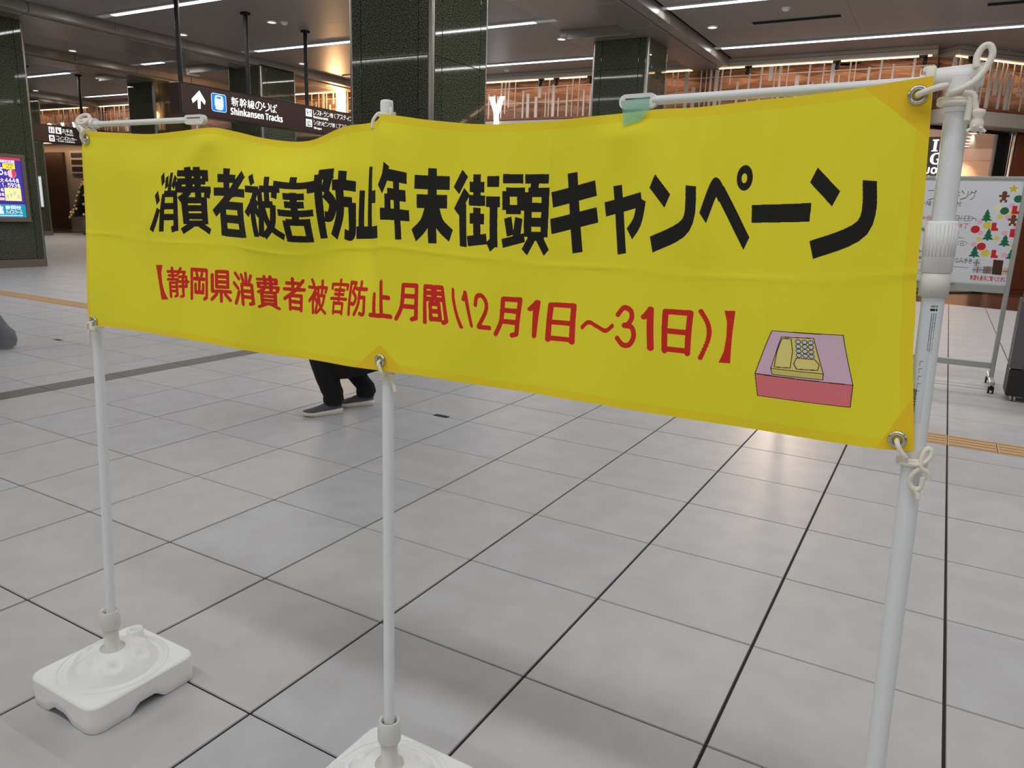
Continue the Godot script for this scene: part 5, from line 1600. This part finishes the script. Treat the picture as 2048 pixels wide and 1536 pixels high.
func kiosk() -> void:
	var t := thing("leaflet_stand", "dark leaflet stand on casters at the picture's edge beside the whiteboard", "leaflet stand", Vector3(0.87, 0, -5.95))
	part("base", span(Vector3(-0.44, 0.05, -0.17), Vector3(0.44, 0.29, 0.17), 0.008), M.kiosk_dark, t)
	part("body", span(Vector3(-0.44, 0.29, -0.15), Vector3(0.44, 0.89, 0.165), 0.006), M.kiosk_grey, t)
	part("side_stile", span(Vector3(-0.445, 0.295, 0.160), Vector3(-0.345, 0.885, 0.175), 0.003), M.kiosk_grey, t)
	part("upper_rack", span(Vector3(-0.42, 0.89, -0.14), Vector3(0.44, 1.25, 0.10), 0.008), M.kiosk_dark, t)
	for i in 4:
		for j in 3:
			var l := part("leaflet", bx(Vector3(-0.24 + i * 0.17, 0.42 + j * 0.16, 0.172), Vector3(0.15, 0.135, 0.006), 0.001), M.housing, t)
			part("leaflet_band", bx(Vector3(-0.24 + i * 0.17, 0.36 + j * 0.16, 0.176), Vector3(0.15, 0.018, 0.003)), M.red_card, t)
	for sx: float in [-0.38, 0.38]:
		for sz: float in [-0.12, 0.13]:
			var g := Geo.new()
			g.tube([Vector3(sx - 0.022, 0.028, sz), Vector3(sx - 0.008, 0.028, sz)], 0.028, 14)
			g.tube([Vector3(sx + 0.008, 0.028, sz), Vector3(sx + 0.022, 0.028, sz)], 0.028, 14)
			part("caster", g.done(), M.frame_grey, t)

# ============================================================ people
func blob(bones: Array, k: float, cell: float) -> ArrayMesh:        # smooth union of tapered capsules, as surface nets
	var lo := Vector3.INF
	var hi := -Vector3.INF
	for b in bones:
		var r := maxf(b[2], b[3]) + k + cell * 2
		lo = lo.min(b[0] - Vector3.ONE * r).min(b[1] - Vector3.ONE * r)
		hi = hi.max(b[0] + Vector3.ONE * r).max(b[1] + Vector3.ONE * r)
	var n := Vector3i(((hi - lo) / cell).ceil()) + Vector3i.ONE
	var f := PackedFloat32Array()
	f.resize(n.x * n.y * n.z)
	f.fill(0.3)
	for b in bones:
		var a: Vector3 = b[0]
		var d: Vector3 = b[1] - b[0]
		var dd := maxf(d.length_squared(), 1e-9)
		var r := maxf(b[2], b[3]) + k + cell * 2
		var i0 := Vector3i(((a.min(b[1]) - Vector3.ONE * r - lo) / cell).floor()).clamp(Vector3i.ZERO, n - Vector3i.ONE)
		var i1 := Vector3i(((a.max(b[1]) + Vector3.ONE * r - lo) / cell).ceil()).clamp(Vector3i.ZERO, n - Vector3i.ONE)
		for z in range(i0.z, i1.z + 1):
			for y in range(i0.y, i1.y + 1):
				for x in range(i0.x, i1.x + 1):
					var p := lo + Vector3(x, y, z) * cell
					var t := clampf((p - a).dot(d) / dd, 0.0, 1.0)
					var v := p.distance_to(a + d * t) - lerpf(b[2], b[3], t)
					var at := (z * n.y + y) * n.x + x
					var w := f[at]
					var h := maxf(k - absf(v - w), 0.0) / k
					f[at] = minf(v, w) - h * h * k * 0.25
	var g := Geo.new().sm(1)
	var vert := {}
	var step := [1, n.x, n.x * n.y]
	for z in n.z - 1:
		for y in n.y - 1:
			for x in n.x - 1:
				var at := (z * n.y + y) * n.x + x
				var inside := 0
				for c in 8:
					if f[at + (c & 1) + ((c >> 1) & 1) * n.x + (c >> 2) * n.x * n.y] < 0.0:
						inside += 1
				if inside == 0 or inside == 8:
					continue
				var sum := Vector3.ZERO
				var cnt := 0
				for c in 8:
					for ax in 3:
						if c & (1 << ax):
							continue
						var e := c | (1 << ax)
						var fa := f[at + (c & 1) + ((c >> 1) & 1) * n.x + (c >> 2) * n.x * n.y]
						var fb := f[at + (e & 1) + ((e >> 1) & 1) * n.x + (e >> 2) * n.x * n.y]
						if (fa < 0.0) != (fb < 0.0):
							var t := fa / (fa - fb)
							var q := Vector3(c & 1, (c >> 1) & 1, c >> 2)
							q[ax] += t
							sum += q
							cnt += 1
				vert[at] = lo + (Vector3(x, y, z) + sum / cnt) * cell
	for at: int in vert:
		for ax in 3:
			var u := (ax + 1) % 3
			var w := (ax + 2) % 3
			var fa := f[at]
			var fb := f[at + step[ax]]
			if (fa < 0.0) == (fb < 0.0):
				continue
			var p1: int = at - step[u]
			var p2: int = at - step[u] - step[w]
			var p3: int = at - step[w]
			if not (vert.has(p1) and vert.has(p2) and vert.has(p3)):
				continue
			if fa < 0.0:
				g.quad(vert[at], vert[p1], vert[p2], vert[p3])
			else:
				g.quad(vert[at], vert[p3], vert[p2], vert[p1])
	return g.done()

func shoe(upper: Material, parent: Node3D, at: Vector3, turn: float) -> void:
	var o := Node3D.new()
	o.name = "shoe"
	parent.add_child(o, true)
	o.position = at
	o.rotation.y = turn
	var shape := [[-0.004, 0.016], [0.004, 0.027], [0.02, 0.034], [0.06, 0.036], [0.11, 0.035], [0.16, 0.041], [0.20, 0.046], [0.235, 0.043], [0.262, 0.031], [0.275, 0.016], [0.279, 0.004]]
	var rings := []
	for lv in [[0.0, -0.005, 0.0], [0.004, 0.001, 0.0], [0.028, 0.006, 1.0], [0.036, 0.001, 1.0]]:
		var ring := []
		for i in shape.size():
			ring.append(Vector3(shape[i][1] + lv[1], lv[0] * (1.0 - 0.30 * smoothstep(0.12, 0.27, shape[i][0])) + (0.012 * pow(maxf(0.0, shape[i][0] - 0.18) / 0.1, 2.0)) + (0.010 * lv[2] * (1.0 - smoothstep(0.0, 0.1, shape[i][0]))), shape[i][0] + (lv[1] if i > 5 else -lv[1])))
		for i in range(shape.size() - 1, -1, -1):
			ring.append(Vector3(-shape[i][1] - lv[1], lv[0] * (1.0 - 0.30 * smoothstep(0.12, 0.27, shape[i][0])) + (0.012 * pow(maxf(0.0, shape[i][0] - 0.18) / 0.1, 2.0)) + (0.010 * lv[2] * (1.0 - smoothstep(0.0, 0.1, shape[i][0]))), shape[i][0] + (lv[1] if i > 5 else -lv[1])))
		ring.reverse()
		rings.append(ring)
	var g := Geo.new().sm(1)
	g.loft(rings)
	g.sm(-1)
	g.cap(rings[0], true)
	g.cap(rings[-1], false)
	part("sole", g.done(), M.sole, o)
	# upper: domed sections from heel to toe
	var prof := [[0.0, 0.028, 0.078, 0.034], [0.012, 0.034, 0.094, 0.034], [0.05, 0.035, 0.098, 0.030], [0.085, 0.034, 0.096, 0.028], [0.12, 0.036, 0.086, 0.028], [0.165, 0.041, 0.068, 0.028], [0.205, 0.044, 0.056, 0.030], [0.24, 0.040, 0.048, 0.033], [0.263, 0.029, 0.043, 0.037], [0.276, 0.012, 0.041, 0.039]]
	rings = []
	for p in prof:
		var ring := []
		for k in 13:
			var a := PI * k / 12
			ring.append(Vector3(cos(a) * p[1], p[3] + pow(sin(a), 0.75) * (p[2] - p[3]), p[0]))
		ring.append(Vector3(-p[1] * 0.5, p[3] - 0.008, p[0]))
		ring.append(Vector3(p[1] * 0.5, p[3] - 0.008, p[0]))
		rings.append(ring)
	g = Geo.new().sm(1)
	g.loft(rings)
	g.cap(rings[0], true)
	g.cap(rings[-1], false)
	part("upper", g.done(), upper, o)
	part("heel_loop", Geo.new().tube(curve_pts([Vector3(0, 0.085, 0.004), Vector3(0, 0.108, -0.010), Vector3(0, 0.116, -0.004), Vector3(0, 0.106, 0.010)], 4), 0.004, 6).done(), M.rubber, o)

func hand(parent: Node3D, at: Vector3, basis: Basis, thumb: float) -> void:      # hangs along -y, palm towards the thigh
	var b := [[Vector3(0, 0.01, 0), Vector3(0, -0.035, 0), 0.024, 0.026], [Vector3(0, -0.03, -0.022), Vector3(0, -0.08, -0.026), 0.016, 0.013], [Vector3(0, -0.03, 0.022), Vector3(0, -0.085, 0.024), 0.016, 0.013], [Vector3(0, -0.03, 0), Vector3(0, -0.088, 0), 0.017, 0.014]]
	for k in 4:
		var z := -0.027 + k * 0.018
		var l: float = [0.052, 0.068, 0.074, 0.066][k]
		var y0: float = [-0.080, -0.088, -0.090, -0.086][k]
		var p0 := Vector3(0, y0, z)
		var p1 := p0 + Vector3(thumb * 0.010, -l * 0.45, 0)
		var p2 := p1 + Vector3(thumb * 0.016, -l * 0.30, 0)
		var p3 := p2 + Vector3(thumb * 0.018, -l * 0.18, 0)
		b.append([p0, p1, 0.0092, 0.0086])
		b.append([p1, p2, 0.0086, 0.0080])
		b.append([p2, p3, 0.0080, 0.0070])
	b.append([Vector3(0, -0.025, 0.026), Vector3(thumb * 0.018, -0.060, 0.046), 0.013, 0.0105])
	b.append([Vector3(thumb * 0.018, -0.060, 0.046), Vector3(thumb * 0.026, -0.088, 0.046), 0.0102, 0.0085])
	part("hand", blob(b, 0.006, 0.0045), M.skin, parent, at, basis)

func person(label: String, at: Vector3, turn: float, coat: Material, trousers: Material, upper: Material, long_coat: bool, leg_r: float, leg_hem: float) -> void:
	var t := thing("person", label, "person", at, turn)
	var ank := [Vector3(0.078, 0.085, 0.055), Vector3(-0.078, 0.085, -0.225)]
	var knee := [Vector3(0.085, 0.475, 0.135), Vector3(-0.085, 0.465, -0.055)]
	var hip := [Vector3(0.09, 0.86, 0.0), Vector3(-0.09, 0.86, -0.01)]
	var sh := [Vector3(0.165, 1.335, -0.01), Vector3(-0.165, 1.335, -0.01)]
	var el := [Vector3(0.215, 1.06, -0.07), Vector3(-0.215, 1.06, 0.01)]
	var wr := [Vector3(0.225, 0.83, 0.0), Vector3(-0.225, 0.84, 0.14)]
	var body := [[Vector3(0, 0.92, 0), Vector3(0, 1.08, 0), 0.125, 0.115], [Vector3(0, 1.08, 0), Vector3(0, 1.28, -0.01), 0.115, 0.125], [sh[0], sh[1], 0.058, 0.058], [Vector3(0, 1.34, -0.01), Vector3(0, 1.47, 0.012), 0.056, 0.050]]
	for k in 2:
		body.append([hip[k], knee[k], 0.082, 0.054])
		body.append([knee[k], ank[k], 0.054, 0.036])
		body.append([sh[k], el[k], 0.046, 0.038])
		body.append([el[k], wr[k], 0.038, 0.026])
	part("body", blob(body, 0.05, 0.018), M.skin, t)
	# head with brow, nose, chin, ears
	var hd := Node3D.new()
	hd.name = "head"
	t.add_child(hd, true)
	hd.position = Vector3(0, 1.475, 0.02)
	var c := Vector3(0, 0.10, 0)
	var hb := [[c + Vector3(0, 0.03, -0.015), c + Vector3(0, 0.03, 0.012), 0.079, 0.074], [c + Vector3(0, -0.02, 0.02), c + Vector3(0, -0.075, 0.042), 0.062, 0.034], [c + Vector3(-0.03, 0.012, 0.07), c + Vector3(0.03, 0.012, 0.07), 0.013, 0.013], [c + Vector3(0, 0.0, 0.082), c + Vector3(0, -0.034, 0.094), 0.008, 0.0125], [c + Vector3(0, -0.088, 0.05), c + Vector3(0, -0.09, 0.062), 0.018, 0.015], [Vector3(0, -0.02, -0.005), c + Vector3(0, -0.03, -0.01), 0.050, 0.052]]
	for s: float in [-1.0, 1.0]:
		hb.append([c + Vector3(s * 0.076, 0.008, -0.006), c + Vector3(s * 0.079, -0.032, 0.0), 0.010, 0.007])
		hb.append([c + Vector3(s * 0.040, -0.020, 0.056), c + Vector3(s * 0.034, -0.034, 0.058), 0.020, 0.018])
	part("face", blob(hb, 0.018, 0.006), M.skin, hd)
	var eye := Geo.new().sm(1)
	var prof := []
	for k in 7:
		prof.append([sin(PI * k / 6) * 0.0115, -cos(PI * k / 6) * 0.0115])
	eye.lathe(prof, 12)
	var pup := Geo.new().sm(1)
	pup.lathe([[0.0055, 0.0], [0.004, 0.002], [0.0, 0.0026]], 12, Transform3D(Basis(Vector3.RIGHT, PI / 2)))
	for s: float in [-1.0, 1.0]:
		part("eye", eye.done(), M.eye, hd, c + Vector3(s * 0.031, -0.004, 0.069))
		part("pupil", pup.done(), M.hair, hd, c + Vector3(s * 0.031, -0.004, 0.0795))
		part("eyebrow", Geo.new().tube([c + Vector3(s * 0.016, 0.022, 0.082), c + Vector3(s * 0.032, 0.026, 0.080), c + Vector3(s * 0.048, 0.020, 0.070)], 0.003, 6).done(), M.hair, hd)
	part("lips", Geo.new().tube(curve_pts([c + Vector3(-0.022, -0.060, 0.078), c + Vector3(0, -0.057, 0.088), c + Vector3(0.022, -0.060, 0.078)], 5), 0.0045, 8).done(), M.lip, hd)
	part("hair", blob([[c + Vector3(0, 0.045, -0.025), c + Vector3(0, 0.055, 0.012), 0.086, 0.076], [c + Vector3(0, 0.02, -0.05), c + Vector3(0, -0.06, -0.055), 0.062, 0.040], [c + Vector3(-0.07, 0.03, -0.01), c + Vector3(-0.072, -0.03, -0.03), 0.022, 0.016], [c + Vector3(0.07, 0.03, -0.01), c + Vector3(0.072, -0.03, -0.03), 0.022, 0.016]], 0.02, 0.008), M.hair, hd)
	hand(t, wr[0] + Vector3(0, -0.012, 0.0), Basis(), -1.0)
	hand(t, wr[1] + Vector3(0, -0.012, 0.004), Basis(), 1.0)
	# clothes
	part("trousers", blob([[hip[0] + Vector3(-0.03, 0.06, 0), hip[1] + Vector3(0.03, 0.06, 0), 0.125, 0.125], [hip[0], hip[0] + Vector3(0, -0.12, 0.02), 0.10, 0.09], [hip[1], hip[1] + Vector3(0, -0.12, 0.0), 0.10, 0.09]], 0.04, 0.016), trousers, t)
	for k in 2:
		var path := curve_pts([hip[k] + Vector3(0, 0.04, 0), hip[k].lerp(knee[k], 0.5), knee[k], knee[k].lerp(ank[k], 0.55), ank[k] + Vector3(0, 0.06, 0.0), ank[k] + Vector3(0, leg_hem, 0.0)], 5)
		var rings := []
		for i in path.size():
			var q := float(i) / (path.size() - 1)
			var rr := lerpf(0.108, 0.078 + leg_r * 0.5, minf(q * 1.9, 1.0)) if q < 0.53 else lerpf(0.078 + leg_r * 0.5, 0.056 + leg_r, (q - 0.53) / 0.47)
			var ring := []
			for j in 24:
				var a := -TAU * j / 24
				var crease := 1.0 + 0.05 * sin(q * 40.0 + a * 2.0) * smoothstep(0.45, 0.9, q)
				ring.append(path[i] + Vector3(cos(a) * rr * 0.92, 0, sin(a) * rr * 1.08) * crease)
			ring.reverse()
			rings.append(ring)
		var lg := Geo.new().sm(1)
		lg.loft(rings)
		lg.sm(-1)
		lg.cap(rings[-1], false)
		part("trouser_leg", lg.done(), trousers, t)
	var torso := [[Vector3(0, 0.93, 0), Vector3(0, 1.12, 0), 0.150, 0.142], [Vector3(0, 1.12, 0), Vector3(0, 1.28, -0.01), 0.142, 0.146], [sh[0], sh[1], 0.078, 0.078], [Vector3(0, 1.36, -0.01), Vector3(0, 1.415, 0.0), 0.074, 0.068]]
	for k in 2:
		torso.append([sh[k], el[k], 0.068, 0.058])
		torso.append([el[k], wr[k] + Vector3(0, 0.02, 0), 0.058, 0.046])
		torso.append([hip[k] + Vector3(0, 0.05, 0), hip[k] + Vector3(0, -0.04, 0), 0.132, 0.125])
	part("coat", blob(torso, 0.045, 0.015), coat, t)
	if long_coat:
		var rings := []
		for lv in [[1.0, 0.17, 0.145, 0.0], [0.86, 0.20, 0.165, 0.0], [0.62, 0.21, 0.20, -0.05], [0.45, 0.215, 0.235, -0.09], [0.28, 0.22, 0.265, -0.12], [0.282, 0.212, 0.257, -0.12], [0.6, 0.20, 0.19, -0.05]]:
			var ring := []
			for k in 32:
				var a := TAU * k / 32
				var ruff: float = 1.0 + 0.035 * sin(a * 7.0) * (1.0 - smoothstep(0.3, 0.9, lv[0]))
				var z: float = lv[3] + sin(a) * lv[2] * ruff
				ring.append(Vector3(cos(a) * lv[1] * ruff, lv[0] - (0.18 * z if lv[0] < 0.5 else 0.0), z))
			ring.reverse()
			rings.append(ring)
		rings.reverse()
		for r in rings:
			r.reverse()
		var g := Geo.new().sm(1)
		var flip := []
		for r: Array in rings:
			var q := r.duplicate()
			q.reverse()
			flip.append(q)
		g.loft(flip)
		part("coat_skirt", g.done(), coat, t)
	shoe(upper, t, Vector3(0.078, 0, -0.002), 0.06)
	shoe(upper, t, Vector3(-0.078, 0, -0.283), -0.06)

# ============================================================ the scene
func _ready() -> void:
	var cam := Camera3D.new()
	cam.name = "camera"
	add_child(cam)
	cam.position = CAM
	cam.rotation_order = EULER_ORDER_YXZ
	cam.rotation_degrees = Vector3(-13.1244, 29.5178, 2.0185)
	cam.fov = 54.683
	cam.near = 0.05
	cam.far = 200.0
	cam.current = true
	var we := WorldEnvironment.new()
	we.name = "environment"
	var e := Environment.new()
	e.background_mode = Environment.BG_COLOR
	e.background_color = Color(0.01, 0.01, 0.012)
	e.tonemap_mode = Environment.TONE_MAPPER_LINEAR
	e.tonemap_exposure = 1.03
	e.sdfgi_enabled = true
	e.ssao_enabled = true
	e.ssil_enabled = true
	we.environment = e
	add_child(we)
	materials()
	mat("red_card", rgb(200, 50, 60), 0.5)
	# ceiling strip lights
	strip_light(-15.0, -7.7, -14.87, "white ceiling strip light nearest the far wall, seen between the central and right columns")
	strip_light(-15.1, -7.55, -11.47, "white ceiling strip light crossing behind the train sign's hanging rods")
	strip_light(-15.1, -7.55, -7.9, "bright white ceiling strip light at the picture's top edge, left of the central column")
	strip_light(-4.9, 3.3, -14.87, "long white ceiling strip light above the crossbar of the thick pole")
	strip_light(-4.95, 3.3, -11.47, "white ceiling strip light cut by the picture's top edge beyond the right column")
	strip_light(-19.6, -18.75, -11.6, "short white ceiling strip light between two beams at the left")
	strip_light(-28.0, -23.2, -11.7, "white ceiling strip light beside the left granite column's edge")
	strip_light(-28.0, -23.2, -15.1, "white ceiling strip light just above the toilet sign")
	for z: float in [-7.9, -4.45]:
		strip_light(-4.95, 3.3, z, "white ceiling strip light out of the picture above", "ceiling strip lights outside the picture")
	for z: float in [-4.45, 2.2, 9.3]:
		strip_light(-15.1, -7.55, z, "white ceiling strip light out of the picture above", "ceiling strip lights outside the picture", 2.4 if z > 5.0 else 1.0)
	for z: float in [2.2, 9.3]:
		strip_light(-4.95, 3.3, z, "white ceiling strip light out of the picture above", "ceiling strip lights outside the picture", 2.4 if z > 5.0 else 1.0)
	for z: float in [-14.87, -7.9, -1.0, 8.4]:
		strip_light(5.95, 13.0, z, "white ceiling strip light out of the picture above", "ceiling strip lights outside the picture")
	for z: float in [-7.9, -1.0]:
		strip_light(-28.0, -23.2, z, "white ceiling strip light out of the picture above", "ceiling strip lights outside the picture")
	downlight(Vector3(-15.37, 4.998, -9.68), "round downlight by the train sign's first rod")
	downlight(Vector3(-12.55, 4.998, -9.61), "round downlight between the train sign's second and third rods, higher of the two")
	downlight(Vector3(-15.28, 4.998, -13.14), "round downlight just left of the third rod, below the long strip light")
	downlight(Vector3(-4.63, 4.998, -13.13), "bright round downlight alone to the right of the right column")
	downlight(Vector3(0.27, 4.998, -17.23), "round downlight above the angled wall at the right edge")
	downlight(Vector3(-19.79, 4.998, -9.83), "round downlight between two beams, beside the left column")
	downlight(Vector3(-28.5, 4.998, -13.6), "small round downlight above the toilet sign's left end")
	downlight(Vector3(-7.75, 4.998, -13.0), "round downlight beside the notched beam block near the right column")
	floor_()
	ceiling()
	walls()
	column("central dark granite column behind the banner's middle, with a steel corner trim", -5.62, -5.53, 1.26, 1.22)
	column("smaller dark granite column right of the central one", -5.65, -12.57, 1.18, 1.10)
	column("dark granite column at the left edge carrying the lit advertising panel", -16.62, -5.75, 1.2, 1.23)
	column("dark granite column right behind the train sign's text", -15.80, -12.2, 1.2, 1.2)
	column("dark granite column behind the left end of the train sign", -21.0, -12.85, 1.25, 1.3)
	column("dark granite pilaster behind the toilet sign at the far left", -29.2, -12.9, 1.2, 1.2)
	signs()
	whiteboard()
	kiosk()
	stands()
	banner()
	person("person in a long black coat and dark grey sneakers walking behind the banner", Vector3(-3.93, 0, -2.08), -0.594, M.coat_black, M.trouser_black, M.shoe_grey, true, 0.006, -0.012)
	person("person in wide grey trousers stepping out of the picture at the left edge", Vector3(-8.08, 0, -1.62), -0.455, M.jacket_blue, M.denim_grey, M.shoe_dark, false, 0.026, -0.060)
